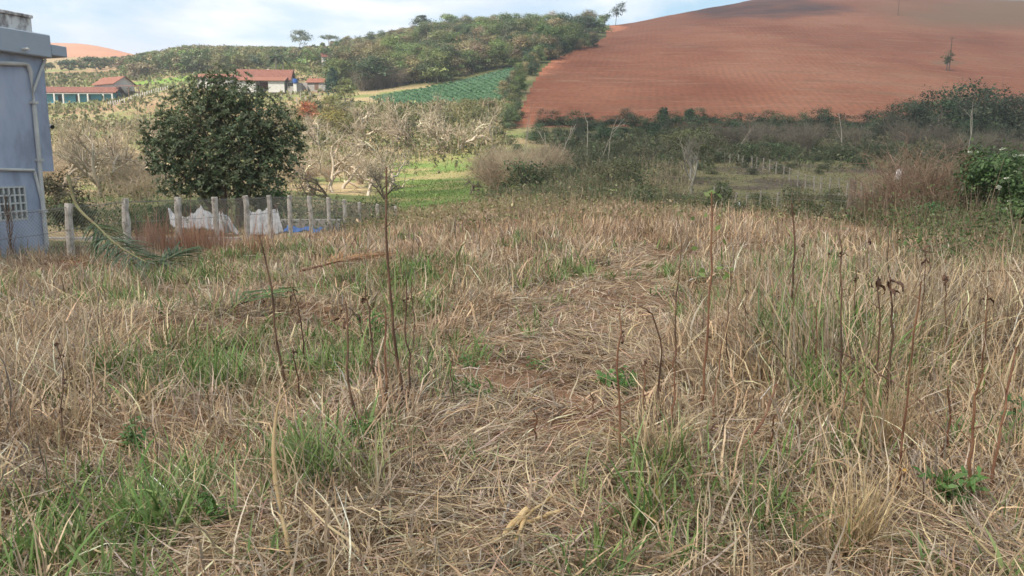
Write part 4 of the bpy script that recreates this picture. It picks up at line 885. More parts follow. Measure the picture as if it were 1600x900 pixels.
# ================================================================ near fence of rough posts with chain link
def near_fence():
    top = [(108, 318), (196, 310), (278, 308), (335, 308), (383, 306), (420, 305), (453, 305), (483, 306), (513, 308), (538, 312), (561, 316), (590, 319), (617, 321)]
    pos = []
    for i, (px, py) in enumerate(top):
        Y = 15.5 + 1.36 * i * 1.08; p = at(px, py, Y); pos.append((p, gz(p[0], p[1])))
    b0 = np.array([pos[0][0][0], pos[0][0][1], pos[0][1]]); f = empty('wire_fence', b0, 'chain link fence on rough grey posts along the left edge of the field', 'fence')
    for i, (p, zg) in enumerate(pos):
        H = p[2] - zg; q = np.array([p[0], p[1], zg]) - b0; n = 7; z = np.linspace(-.2, H, n); wob = rng.normal(size=(n, 2)) * .012 + np.array(rng.normal(size=2) * .03)[None] * np.linspace(-1, 1, n)[:, None]
        wob = wob * np.linspace(0, 1, n)[:, None]; wob -= wob[-1]; rad = (.078 if i < 5 else .070) * (1 + rng.normal(size=n) * .07)
        mb = MB().tube([q + np.array([wob[k, 0], wob[k, 1], z[k]]) for k in range(n)], rad, 9)
        mb.build('post', M['post'], f, smooth=False)
    # chain link: diagonal wires between posts and three line wires; also the stretch that leans out past the house
    A = [(np.array([p[0], p[1], 0]), zg, p[2] - .07) for p, zg in pos]
    d0 = A[0][0] - A[1][0]; A = [(A[0][0] + d0 * k, gz(*(A[0][0] + d0 * k)[:2]), A[0][2] - .06 * k) for k in (3, 2, 1)] + A
    Q = []; wv = .0028; step = .075
    for (p0, a0, t0), (p1, a1, t1) in zip(A[:-1], A[1:]):
        Ls = np.linalg.norm(p1 - p0); u = (p1 - p0) / Ls; hz = min(t0 - a0, t1 - a1); m = int((Ls + hz) / step)
        for s in (-1, 1):
            for k in range(m):
                x0 = k * step - (hz if s > 0 else 0); x1 = x0 + hz * s if s > 0 else x0 - hz
                xa, xb = x0, x1; za, zb = 0.0, 1.0
                if s < 0: xa, xb = k * step, k * step - hz
                # clip to the bay
                def clip(xa, za, xb, zb):
                    pts = [(xa, za), (xb, zb)]; lo, hi = 0.0, Ls; dx = xb - xa; ts = sorted(((lo - xa) / dx, (hi - xa) / dx)); t0_, t1_ = max(0, ts[0]), min(1, ts[1])
                    return None if t1_ - t0_ < .02 else ((xa + dx * t0_, za + (zb - za) * t0_), (xa + dx * t1_, za + (zb - za) * t1_))
                cseg = clip(xa, za, xb, zb)
                if cseg is None: continue
                (xa, za), (xb, zb) = cseg
                def pt(x, z): f_ = x / Ls; b = a0 * (1 - f_) + a1 * f_; t = t0 * (1 - f_) + t1 * f_; return p0 + u * x + np.array([0, 0, b + .03 + (t - b) * z])
                Q.append((pt(xa, za) - b0, pt(xb, zb) - b0))
    a = np.array([q[0] for q in Q]); b = np.array([q[1] for q in Q]); ofs = np.array([wv, 0, 0]); o2 = np.array([0, 0, wv])
    V = np.stack([a - ofs, a + ofs, b + ofs, b - ofs], 1).reshape(-1, 3)
    link('chain_link', mesh_np(V, np.arange(len(V)).reshape(-1, 4)), M['wire'], f)
    mb = MB()
    for h in (.0, .45):
        for (p0, a0, t0), (p1, a1, t1) in zip(A[:-1], A[1:]):
            q0 = p0 - b0 + np.array([0, 0, t0 - h]) ; q1 = p1 - b0 + np.array([0, 0, t1 - h]); mb.tube([q0, (q0 + q1) / 2 - np.array([0, 0, .02]), q1], .006, 4)
    mb.build('line_wire', M['wire'], f)
near_fence()
def right_fences():
    def posts(name, lab, spec, rad, mat):
        P = []
        for px, Y, H in spec: P.append((ground_at(px, Y), H))
        f = empty(name, P[0][0], lab, 'fence')
        for g, H in P:
            q = g - P[0][0]; ln = rng.normal(size=2) * .05; MB().tube([q + np.array([0, 0, -.2]), q + np.array([ln[0] * .5, ln[1] * .5, H * .5]), q + np.array([ln[0], ln[1], H])], [rad * 1.1, rad, rad * .95], 7).build('post', mat, f)
        mb = MB()
        for (g0, h0), (g1, h1) in zip(P[:-1], P[1:]):
            if np.linalg.norm(g0 - g1) < 14:
                for fz in (.35, .65, .92): mb.tube([g0 - P[0][0] + np.array([0, 0, h0 * fz]), g1 - P[0][0] + np.array([0, 0, h1 * fz])], .008, 3)
        mb.build('wire', M['wire'], f)
    posts('post_fence', 'line of weathered white posts around the far side of the grazed clearing', [(1132, 98, 1.3), (1140, 96, 1.3), (1153, 93, 1.4), (1160, 91, 1.3), (1175, 89, 1.4), (1182, 87, 1.4), (1192, 85, 1.4), (1202, 82, 1.4), (1212, 79, 1.3), (1224, 75, 1.2), (1233, 72, 1.3), (1246, 68, 1.3), (1258, 65, 1.3), (1272, 62, 1.35), (1281, 60, 1.4), (1295, 58, 1.4), (1311, 56, 1.5), (1322, 55, 1.4), (1334, 54, 1.4), (1345, 53, 1.5), (1363, 52, 1.5)], .055, M['post_far'])
    posts('post_fence', 'sparse weathered posts between the dry field and the grazed clearing', [(1115, 54, 1.0), (1127, 53, 1.1), (1148, 51, .9), (1167, 50, 1.0), (1187, 48, 1.2), (1213, 46, 1.2), (1333, 40, 1.25), (1391, 37, 1.25), (1500, 30, 1.8)], .065, M['post_far'])
    # old broken trunk used as a post
    g = ground_at(1325, 33); H = at(1325, 278, 33)[2] - g[2]; mb = MB().tube([(0, 0, -.2), (.03, 0, H * .4), (.10, 0, H * .7), (.07, .02, H * .93), (-.02, 0, H)], [.17, .15, .15, .11, .04], 8)
    mb.tube([(.12, 0, H * .62), (.2, 0, H * .85), (.19, .03, H * 1.0)], [.08, .06, .02], 6); tag(mb.build('tree_stump', M['bark'], None, 0, False, g), 'splintered brown tree stump standing tall before the grazed clearing', 'stump')
    # white plastic bag snagged on the twigs
    p = at(1405, 274, 28); bm = bmesh.new(); bmesh.ops.create_icosphere(bm, subdivisions=3, radius=1)
    for v in bm.verts:
        c = v.co; n = 1 + 1.1 * (vnoise(np.array([c.x * 3 + c.z]), np.array([c.y * 3 + c.z * 2]), .55, 3)[0] - .5) + .5 * (vnoise(np.array([c.x * 5 - c.y]), np.array([c.z * 5]), .4, 8)[0] - .5); c.x *= .11 * n; c.y *= .09 * n; c.z *= .17 * n * (1.1 if c.z > 0 else .8)
    me = bpy.data.meshes.new('plastic_bag'); bm.to_mesh(me); bm.free(); tag(link('plastic_bag', me, M['plastic'], None, p), 'crumpled white plastic bag snagged in the brown twig bush', 'bag')
    g = ground_at(1154, 36); bm = bmesh.new(); bmesh.ops.create_icosphere(bm, subdivisions=2, radius=1)
    for v in bm.verts: v.co.x *= .08; v.co.y *= .07; v.co.z *= .12; v.co *= 1 + .25 * math.sin(v.co.x * 40 + v.co.z * 25)
    me = bpy.data.meshes.new('plastic_bottle'); bm.to_mesh(me); bm.free(); tag(link('plastic_scrap', me, M['plastic'], None, g + np.array([0, 0, .45])), 'small white plastic scrap at the far edge of the dry grass', 'plastic scrap')
right_fences()

# ================================================================ big dark tree and the things below it
def big_tree():
    Y0 = 31.5; g = ground_at(362, Y0); root = empty('dark_tree', g, 'big dome shaped dark leaved tree behind the wire fence', 'tree')
    cir = [(343, 132, 26), (325, 150, 32), (372, 150, 34), (300, 180, 42), (350, 180, 46), (395, 180, 42), (262, 215, 36), (320, 225, 55), (380, 225, 55), (432, 205, 36), (448, 240, 30), (290, 262, 48), (345, 270, 50), (400, 265, 48), (258, 246, 28), (420, 262, 30), (462, 195, 14), (240, 210, 18), (288, 278, 22), (330, 288, 22), (388, 284, 22)]
    lob = []
    for px, py, r in cir: c = at(px, py, Y0) - g; rr = r / F * Y0; lob.append((c[0], c[1], c[2], rr, rr * 1.25, rr))
    lob = np.array(lob); n = 3000; w = lob[:, 3] ** 2; li = rng.choice(len(lob), n, p=w / w.sum()); d = unit(rng.normal(size=(n, 3))); r = .5 + .62 * rng.random((n, 1)) ** .6
    C = lob[li, :3] + d * lob[li, 3:6] * r; up = unit(d * .8 + np.array([0, 0, .75]) + rng.normal(size=(n, 3)) * .25)
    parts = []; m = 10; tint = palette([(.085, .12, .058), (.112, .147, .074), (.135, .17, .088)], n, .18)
    for k in range(m):
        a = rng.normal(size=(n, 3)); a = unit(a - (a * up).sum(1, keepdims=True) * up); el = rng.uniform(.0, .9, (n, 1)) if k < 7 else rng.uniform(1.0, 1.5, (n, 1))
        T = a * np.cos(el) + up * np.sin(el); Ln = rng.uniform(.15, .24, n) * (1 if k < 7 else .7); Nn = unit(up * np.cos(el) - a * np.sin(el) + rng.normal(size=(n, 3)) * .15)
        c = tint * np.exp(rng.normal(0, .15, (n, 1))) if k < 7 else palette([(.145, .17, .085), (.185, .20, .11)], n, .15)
        parts.append(cards(C + T * Ln[:, None] * .5, Nn, Ln, Ln * .34, c, T=T, bend=.12))
    link('crown', mesh_np(*merge(*parts)), M['leaf_plain'], root)
    pl, rd = [], []
    for bx, tx, ty in ((352, 340, 215), (352, 300, 230), (374, 375, 200), (374, 420, 230), (352, 345, 150), (374, 400, 250), (352, 270, 260)):
        b = ground_at(bx, Y0 + (.3 if bx > 360 else 0)) - g; e = at(tx, ty, Y0 + rng.normal() * .5) - g; mid = b * .55 + e * .45; mid[0] = b[0] * .75 + e[0] * .25; t = np.linspace(0, 1, 7)[:, None]
        pl.append((1 - t) ** 2 * (b - np.array([0, 0, .2])) + 2 * t * (1 - t) * mid + t * t * e); rd.append(np.linspace(.17, .03, 7))
    V, Fq = tubes(pl, rd, 8); link('trunk', mesh_np(V, Fq), M['bark'], root)
    tl, tr_ = [], []
    for k in range(260):
        i = li[k]; s = lob[rng.integers(0, len(lob)), :3] * .5 + np.array([0, 0, 1.6]); e = C[k]; t = np.linspace(0, 1, 4)[:, None]; tl.append(s * (1 - t) * .4 + e * (.6 + .4 * t) + rng.normal(size=(4, 3)) * .05); tr_.append(np.linspace(.02, .008, 4))
    V, Fq = tubes(tl, tr_, 4); link('twigs', mesh_np(V, Fq), M['bark'], root)
    # shrubs at its feet
    for px, Y, H, Wd, cols, lab in ((232, 29, 1.15, 2.0, [(.04, .08, .025), (.06, .11, .03)], 'dense dark green shrub at the left foot of the big dark tree'), (428, 33, 1.5, 1.8, [(.06, .13, .03), (.09, .17, .04)], 'bright green shrub at the right foot of the big dark tree'),
                                    (290, 33, 1.0, 2.2, DARK, 'dark low shrub behind the white nets'), (110, 26, 1.2, 1.6, [(.06, .075, .03), (.09, .09, .045)], 'dull shrub between the blue house and the first fence post'), (98, 34, 2.4, 2.2, [(.06, .065, .03), (.10, .095, .05)], 'dull olive shrub just right of the blue house corner')):
        q = ground_at(px, Y); o = empty('shrub', q, lab, 'shrub'); link('foliage', mesh_np(*crown_mesh(round_lobes(H, Wd, 5, .05, .9), 1800, .12, cols, .3, 12)), M['leaf'], o); link('stems', mesh_np(*skel_mesh(skeleton(H * .7, r0=.03, levels=2, kids=(6, 3), first=.1), BARK)), M['twig'], o)
big_tree()
def nets():
    # shade nets hung over low frames
    nm = M['net']; 
    def sheet(name, label, grid, pk):
        g0 = np.array(grid[0][0]); n = 9; rows = []
        V = []; nr, nc = len(grid), len(grid[0]); G = np.array(grid, float)
        us = np.linspace(0, nr - 1, (nr - 1) * n + 1); vs = np.linspace(0, nc - 1, (nc - 1) * n + 1)
        for u in us:
            i = min(int(u), nr - 2); fu = u - i
            for v in vs:
                j = min(int(v), nc - 2); fv = v - j; p = (G[i, j] * (1 - fu) + G[i + 1, j] * fu) * (1 - fv) + (G[i, j + 1] * (1 - fu) + G[i + 1, j + 1] * fu) * fv
                V.append(p + np.array([0, .06 * math.sin(v * 9 + u), -.10 * math.sin(fv * math.pi) * (1 - fu * .6) + .03 * math.sin(v * 17 + u * 6)]))
        V = np.array(V); a, b = len(us), len(vs); i = np.arange(a - 1)[:, None] * b; j = np.arange(b - 1)[None]; Fq = np.stack([i + j, i + j + 1, i + b + j + 1, i + b + j], -1).reshape(-1, 4)
        base = V.min(0); root = empty(name, (V[:, 0].mean(), V[:, 1].mean(), base[2]), label, 'shade net'); off = np.array([V[:, 0].mean(), V[:, 1].mean(), base[2]])
        me = mesh_np(V - off, Fq); o = link('net', me, nm, root); s = o.modifiers.new('t', 'SOLIDIFY'); s.thickness = .008
        for p in pk: MB().tube([np.array(p[0]) - off, np.array(p[1]) - off], .03, 6).build('pole', M['wood'], root)
        return root
    Y = 27.5
    def gp(px, Y): return ground_at(px, Y)
    A = [[at(262, 324, Y), at(285, 337, Y), at(300, 333, Y), at(312, 321, Y + .3), at(345, 336, Y)], [at(266, 352, Y - .6), at(285, 356, Y - .7), at(302, 356, Y - .7), at(318, 356, Y - .7), at(352, 362, Y - .6)]]
    sheet('shade_net', 'sagging white shade net with a raised peak left of the dark tree trunk', A, [(gp(262, Y), A[0][0]), (gp(312, Y + .3), A[0][3]), (gp(345, Y), A[0][4])])
    A = [[at(335, 336, Y + .4), at(345, 326, Y + .4), at(358, 338, Y + .4)], [at(350, 364, Y), at(362, 362, Y), at(374, 366, Y)]]
    sheet('shade_net', 'narrow white shade net hanging slantwise beside the tree trunk', A, [(gp(345, Y + .4), A[0][1])])
    A = [[at(388, 329, Y), at(405, 326, Y), at(418, 325, Y), at(432, 324, Y)], [at(382, 366, Y - .6), at(402, 366, Y - .7), at(422, 366, Y - .7), at(443, 362, Y - .6)]]
    sheet('shade_net', 'straight white shade net over a frame right of the tree trunk', A, [(gp(388, Y), A[0][0]), (gp(432, Y), A[0][3]), (at(432, 324, Y), at(429, 318, Y))])
    g = ground_at(487, 28); tag(MB().box((0, 0, .15), (2.2, .22, .75)).build('low_wall', M['concrete'], None, .02, False, (g[0], g[1], at(487, 352, 28)[2] - .3)), 'low pale concrete wall behind the fence right of the white nets', 'wall')
    p = at(474, 361, 27); bm = bmesh.new(); bmesh.ops.create_grid(bm, x_segments=24, y_segments=8, size=1)
    for v in bm.verts: v.co.x *= .62; v.co.y *= .28; v.co.z = .05 * math.sin(v.co.x * 9) + .04 * math.sin(v.co.y * 17 + v.co.x * 4) + .07
    me = bpy.data.meshes.new('blue_tarp'); bm.to_mesh(me); bm.free(); o = link('blue_tarp', me, M['blue_tarp'], None, p); o.rotation_euler.x = R(14); sm = o.modifiers.new('t', 'SOLIDIFY'); sm.thickness = .01; tag(o, 'crumpled blue tarp lying in front of the low wall', 'tarp')
    p = at(190, 360, 24); tag(MB().box((0, 0, -.2), (7.5, .12, .22)).build('low_wall', M['concrete'], None, .02, False, (p[0], p[1], at(190, 366, 24)[2])), 'long low concrete edge behind the first two fence posts', 'wall')
nets()

# ================================================================ bushes on the right edge
def right_bushes():
    g = ground_at(1435, 25); H = at(1435, 235, 25)[2] - g[2]
    for px, Y, s, lab in ((1420, 25, 1.0, 'large tangled brown twig bush left of the white flowering bush'), (1465, 24, .85, 'brown leafless twig bush nearest the flowering bush'), (1375, 26, .72, 'low brown twig bush beside the splintered stump')):
        tag(link('twig_bush', mesh_np(*twig_bush(58, H * s * 1.12, 3.0, [(.29, .195, .135), (.37, .26, .185), (.22, .145, .10)], .0095, 6, 2, .25)), M['twig'], None, ground_at(px, Y)), lab, 'bush')
    for px, Y, H, Wd, nf, lab in ((1566, 23, 2.6, 2.3, 40, 'tall leafy bush with clusters of white flowers at the right edge'), (1512, 24, 2.65, .9, 20, 'slender leafy bush with white flowers left of the wider one'), (1600, 19, 1.0, 1.5, 10, 'low leafy plant with white flowers at the right edge'), (1455, 22, .9, .8, 5, 'small leafy plant with white flowers among brown twigs')):
        q = ground_at(px, Y); o = empty('flowering_bush', q, lab, 'bush'); lob = round_lobes(H, Wd, 7, .08, 1.0)
        link('foliage', mesh_np(*crown_mesh(lob, int(1700 * Wd), .115, [(.07, .13, .045), (.095, .165, .055), (.13, .19, .07)], .36, 12)), M['leaf'], o)
        link('stems', mesh_np(*twig_bush(int(14 * Wd) + 5, H * .85, Wd, STEM2, .012, 2, 0, .1)), M['twig'], o)
        L = np.array(lob); Vp = []
        for k in range(nf):
            l = L[rng.integers(0, len(L))]; d = unit(rng.normal(size=3) + np.array([0, -.5, .6])); c = l[:3] + d * l[3:6] * 1.08; m = 14
            P = c + rng.normal(size=(m, 3)) * np.array([.028, .028, .012]); Vp.append(cards(P, rng.normal(size=(m, 3)) + np.array([0, -.4, 1]), .065, .058, palette([(.70, .70, .62), (.60, .62, .45)], m, .06)))
        for vp in Vp: link('flower_head', mesh_np(*vp), M['leaf_plain'], o)
right_bushes()

# ================================================================ grass of the field (uncountable)
STRAW = [(.525, .385, .235), (.435, .305, .185), (.605, .47, .30), (.255, .17, .105), (.46, .352, .23)]
STRAWG = [(.41, .34, .26), (.33, .265, .20), (.50, .42, .32)]
GRN = [(.155, .245, .065), (.12, .20, .055), (.20, .285, .09), (.22, .26, .10)]
def blades(root, az, el, curl, Ln, wd, nseg, col, kink=.12, flat=None, twist=.5):
    n = len(root); P = [root]; d_az = az.copy(); e = el.copy(); w0 = rng.normal(0, twist, n); gnd = root[:, 2]
    p = root.copy(); sgn = []
    for k in range(nseg):
        st = Ln / nseg; dirv = np.stack([np.sin(d_az) * np.cos(e), np.cos(d_az) * np.cos(e), np.sin(e)], -1); p = p + dirv * st[:, None]
        p[:, 2] = np.maximum(p[:, 2], gnd + .006 + .02 * rng.random(n)); P.append(p.copy())
        e = e - curl / nseg * (.6 + .8 * k / nseg) + rng.normal(0, kink, n); d_az = d_az + rng.normal(0, kink, n)
    ca = az + np.pi / 2 + w0; side = np.stack([np.sin(ca), np.cos(ca), rng.normal(0, .25, n)], -1); side /= np.linalg.norm(side, axis=1, keepdims=True)
    prof = np.array([.75, 1.0, .92, .7, .45, .2])[np.linspace(0, 5, nseg + 1).round().astype(int)]; prof[-1] = .12
    V = np.stack([np.stack([q - side * (wd * f * .5)[:, None], q + side * (wd * f * .5)[:, None]], 1) for q, f in zip(P, prof)], 1)   # n, seg+1, 2, 3
    b = np.arange(n)[:, None, None] * (2 * (nseg + 1)); s = np.arange(nseg)[None, :, None] * 2
    Fq = (b + s + np.array([0, 1, 3, 2])[None, None]).reshape(-1, 4)
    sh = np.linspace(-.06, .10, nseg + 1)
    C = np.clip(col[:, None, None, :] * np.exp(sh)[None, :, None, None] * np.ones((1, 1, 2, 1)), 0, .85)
    return V.reshape(-1, 3), Fq, C.reshape(-1, 3)
# picture-plan of the greener patches: photo position -> ground disc
GP = [(330, 575, .42, 1.0), (300, 590, .4, 1.0), (560, 560, .45, .9), (470, 735, .33, 1.0), (520, 745, .2, .8), (245, 800, .34, 1.0), (170, 840, .36, 1.0), (60, 870, .3, 1.0), (20, 850, .25, .9), (690, 560, .3, .5), (920, 440, .55, .9), (1040, 425, .5, .7), (840, 510, .25, .7), (1280, 440, .5, .8),
      (1290, 560, .35, .8), (1030, 800, .18, 1.0), (1000, 830, .2, .7), (1210, 860, .2, .6), (1370, 580, .3, .6), (330, 430, .8, .8), (410, 400, 1.0, .8), (120, 440, .6, .6), (620, 430, .7, .6), (1330, 640, .25, .7), (1480, 700, .22, .7), (640, 500, .4, .7), (700, 600, .2, .5), (870, 480, .3, .6), (1120, 470, .35, .7), (380, 385, 1.0, .7), (50, 400, .8, .8),
      (400, 530, .3, .8), (900, 870, .22, .7), (1280, 700, .2, .5), (540, 650, .16, .6), (1590, 700, .2, .6), (690, 700, .14, .5)]
GPW = [(pick(a, b, 1.5, 40)[:2], r, s) for a, b, r, s in GP]
def green_w(X, Y):
    g = np.zeros_like(X)
    for (c, r, s) in GPW:
        r = r * (1.0 + c[1] / 40); g = np.maximum(g, s * np.exp(-((X - c[0]) ** 2 + ((Y - c[1]) / 1.5) ** 2) / (r * r)))
    g = g + (.24 + .2 * sstep(6, 14, Y)) * sstep(.52, .70, fbm(X, Y, 1.3, 401, 3)) * (1 - .6 * path_w(X, Y))
    return np.clip(g, 0, 1)
LOW = [(pick(a, b)[:2], r) for a, b, r in ((250, 425, 1.5), (150, 420, 1.5), (540, 430, .7), (400, 500, .35), (820, 860, .4))]
def tall_w(X, Y):
    "height of the standing straw"
    h = .25 + .17 * (fbm(X, Y, 1.1, 301, 3) - .5) * 2
    right = sstep(.0, .5, X - (.42 * Y * .55 + .35)) * sstep(4.2, 5.2, Y) * (1 - sstep(8.5, 13, Y)); h = h + .17 * right
    h = h * (1 - .28 * sstep(12, 22, Y))
    for c, r in LOW: h = h * (1 - .55 * np.exp(-((X - c[0]) ** 2 + (Y - c[1]) ** 2) / (r * r)))
    return np.clip(h * (1 - .82 * path_w(X, Y)) * (1 - .45 * mat_w(X, Y)), .05, .9)
def wedge(n, y0, y1, margin=2.2):
    Y = np.sqrt(rng.uniform(y0 * y0, y1 * y1, n)); X = rng.uniform(-1, 1, n) * (.70 * Y + margin); return X, Y
def field_mask(X, Y):
    px = 800 + F * X / np.maximum(Y, .5); end = np.interp(px, *FEND)
    return (Y < end + rng.normal(0, 1.2, len(X)))
def lean_dir(X, Y): return 6.28 * 1.6 * (fbm(X, Y, 1.5, 501, 2)) + .8
def build_grass():
    dry, grn, lit = [], [], []
    # (distance band, tufts per m2, blades per tuft, segments, width)
    for y0, y1, dens, m, ns, wd in ((1.4, 4.2, 78, 24, 5, .0068), (4.2, 7, 60, 20, 5, .0077), (7, 12, 38, 18, 4, .0096), (12, 20, 22, 14, 3, .014), (20, 38, 11, 14, 3, .021)):
        area = .70 * (y1 ** 2 - y0 ** 2) + 4.4 * (y1 - y0); n = int(area * dens); X, Y = wedge(n, y0, y1); k = field_mask(X, Y) & (rng.random(n) > .72 * np.maximum(path_w(X, Y), .7 * mat_w(X, Y))); X, Y = X[k], Y[k]; n = len(X)
        gw = green_w(X, Y); tw = tall_w(X, Y); isg = rng.random(n) < gw * .80
        for sel, kind in ((~isg, 'dry'), (isg, 'grn')):
            x, y = X[sel], Y[sel]; q = len(x)
            if q == 0: continue
            mm = m if kind == 'dry' else max(8, int(m * .85)); i = np.repeat(np.arange(q), mm); N = len(i); sp = .10 if kind == 'dry' else .07
            bx = x[i] + rng.normal(0, sp, N); by = y[i] + rng.normal(0, sp, N); rt = np.stack([bx, by, ground_z(bx, by) - .02], -1)
            T = tw[sel]; ld = lean_dir(x, y) + rng.normal(0, .5, q); az = ld[i] + rng.normal(0, 1.15, N)
            lod = rng.random(q)
            if kind == 'dry':
                upr = np.clip(rng.normal(.34, .26, q) + .35 * (y > 14) + .3 * (tw[sel] > .42), .03, 1)            # tuft: combed over or standing
                el = np.clip(.35 + 1.05 * upr[i] + rng.normal(0, .25, N), .08, 1.5); cu = np.clip(rng.normal(1.5 - .9 * upr[i], .5), -.2, 2.8)
                Ln = T[i] * np.exp(np.clip(rng.normal(.12, .34, N), -.8, .75)) * 1.12
                ct = palette(STRAW, q, .14); gr = rng.random(q) < .28; ct[gr] = palette(STRAWG, gr.sum(), .12); c = ct[i] * np.exp(rng.normal(0, .30, (N, 1)))
                brown = rng.random(N) < .14; c[brown] *= .5
                far = sstep(9, 26, y)[i][:, None]; c = c * (1 - far) + far * c * np.array([1.0, .93, .92])
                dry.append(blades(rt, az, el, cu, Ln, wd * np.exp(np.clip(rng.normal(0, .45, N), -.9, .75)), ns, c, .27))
            else:
                el = np.clip(rng.normal(1.15, .25, N), .3, 1.55); cu = np.clip(rng.normal(.9, .5, N), 0, 2.4); Ln = np.clip(T[i] * 1.15, .2, .48) * np.exp(rng.normal(-.12, .3, N)) * .95
                c = palette(GRN, q, .14)[i] * np.exp(rng.normal(0, .2, (N, 1))); az = rng.random(N) * 6.28
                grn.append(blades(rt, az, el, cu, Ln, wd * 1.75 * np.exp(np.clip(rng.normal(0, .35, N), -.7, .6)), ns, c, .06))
    # fallen straw: flat blades over the path and between the tufts
    for y0, y1, dens, ns, wd in ((1.9, 4.5, 1900, 4, .006), (4.5, 8, 1150, 3, .0075), (8, 16, 400, 3, .011)):
        area = .70 * (y1 ** 2 - y0 ** 2) + 4.4 * (y1 - y0); n = int(area * dens); X, Y = wedge(n, y0, y1); p0 = path_w(X, Y); bare = sstep(.58, .73, fbm(X, Y, .45, 611, 2)) * p0; pw = np.maximum(p0, mat_w(X, Y))
        k = rng.random(n) < (.30 + .70 * pw) * (1 - .8 * bare); X, Y, pw = X[k], Y[k], pw[k]; n = len(X); Z = ground_z(X, Y) + rng.random(n) ** 1.6 * (.05 + .05 * (1 - pw))
        az = np.where(rng.random(n) < .55, lean_dir(X, Y) + rng.normal(0, .8, n), rng.random(n) * 6.28); el = np.clip(rng.normal(.10, .16, n), -.05, .9); c = palette(STRAW + STRAWG, n, .26); dk = rng.random(n) < .14; c[dk] *= .5
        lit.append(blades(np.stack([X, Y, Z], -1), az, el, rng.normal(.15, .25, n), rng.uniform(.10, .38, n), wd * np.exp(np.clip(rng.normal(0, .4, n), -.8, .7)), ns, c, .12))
    # seed-headed standing stems through the middle distance
    X, Y = wedge(10500, 5, 37); k = field_mask(X, Y) & (rng.random(10500) > path_w(X, Y)); X, Y = X[k], Y[k]; n = len(X); c = palette([(.36, .255, .18), (.42, .31, .21), (.30, .20, .145)], n, .2)
    dry.append(blades(np.stack([X, Y, ground_z(X, Y)], -1), rng.random(n) * 6.28, rng.normal(1.38, .12, n), rng.normal(.25, .3, n), np.clip(.34 + rng.normal(0, .12, n), .15, .8), .0042 * np.maximum(1, Y / 5.5), 4, c, .06))
    # white grass stems, pale and long, near the camera
    X, Y = wedge(850, 2.2, 9); k = rng.random(len(X)) > .6 * path_w(X, Y); X, Y = X[k], Y[k]; n = len(X); c = palette([(.47, .365, .225), (.42, .32, .195)], n, .10)
    dry.append(blades(np.stack([X, Y, ground_z(X, Y)], -1), rng.random(n) * 6.28, np.clip(rng.normal(1.0, .35, n), .15, 1.5), rng.normal(.8, .6, n), rng.uniform(.25, .5, n), .0075 * np.exp(rng.normal(0, .25, n)), 6, c, .10))
    for nm, lab, lst, mt in (('dry_grass', 'tangled dry straw coloured grass covering the field', dry, 'blade'), ('green_grass', 'patches of green grass growing through the dry straw', grn, 'green'), ('straw_litter', 'flattened straw litter lying on the trodden path', lit, 'blade')):
        V, Fq, C = merge(*lst); print(nm, len(Fq)); tag(link(nm, mesh_np(V, Fq, C), M[mt]), lab, 'grass' if 'grass' in nm else 'straw', kind='stuff')
build_grass()

def blades_free(rt, az, el, cu, Ln, wd, ns, c, lim=-9.0):
    # leaflets hang freely, so only stop them at the real ground
    n = len(rt); P = [rt]; p = rt.copy(); e = el.copy()
    for k in range(ns):
        d = np.stack([np.sin(az) * np.cos(e), np.cos(az) * np.cos(e), np.sin(e)], -1); p = p + d * (Ln / ns)[:, None]; p[:, 2] = np.maximum(p[:, 2], lim); P.append(p.copy()); e = e - cu / ns * (.5 + k * .4) + rng.normal(0, .06, n)
    sd = np.stack([np.cos(az), -np.sin(az), rng.normal(0, .4, n)], -1); sd /= np.linalg.norm(sd, axis=1, keepdims=True); pr = np.interp(np.linspace(0, 1, ns + 1), [0, .2, .4, .6, .8, 1], [.5, 1, .95, .8, .5, .1])
    V = np.stack([np.stack([q - sd * (wd * f * .5)[:, None], q + sd * (wd * f * .5)[:, None]], 1) for q, f in zip(P, pr)], 1); b = np.arange(n)[:, None, None] * 2 * (ns + 1); s = np.arange(ns)[None, :, None] * 2
    return V.reshape(-1, 3), (b + s + np.array([0, 1, 3, 2])[None, None]).reshape(-1, 4), np.repeat(c, 2 * (ns + 1), 0)

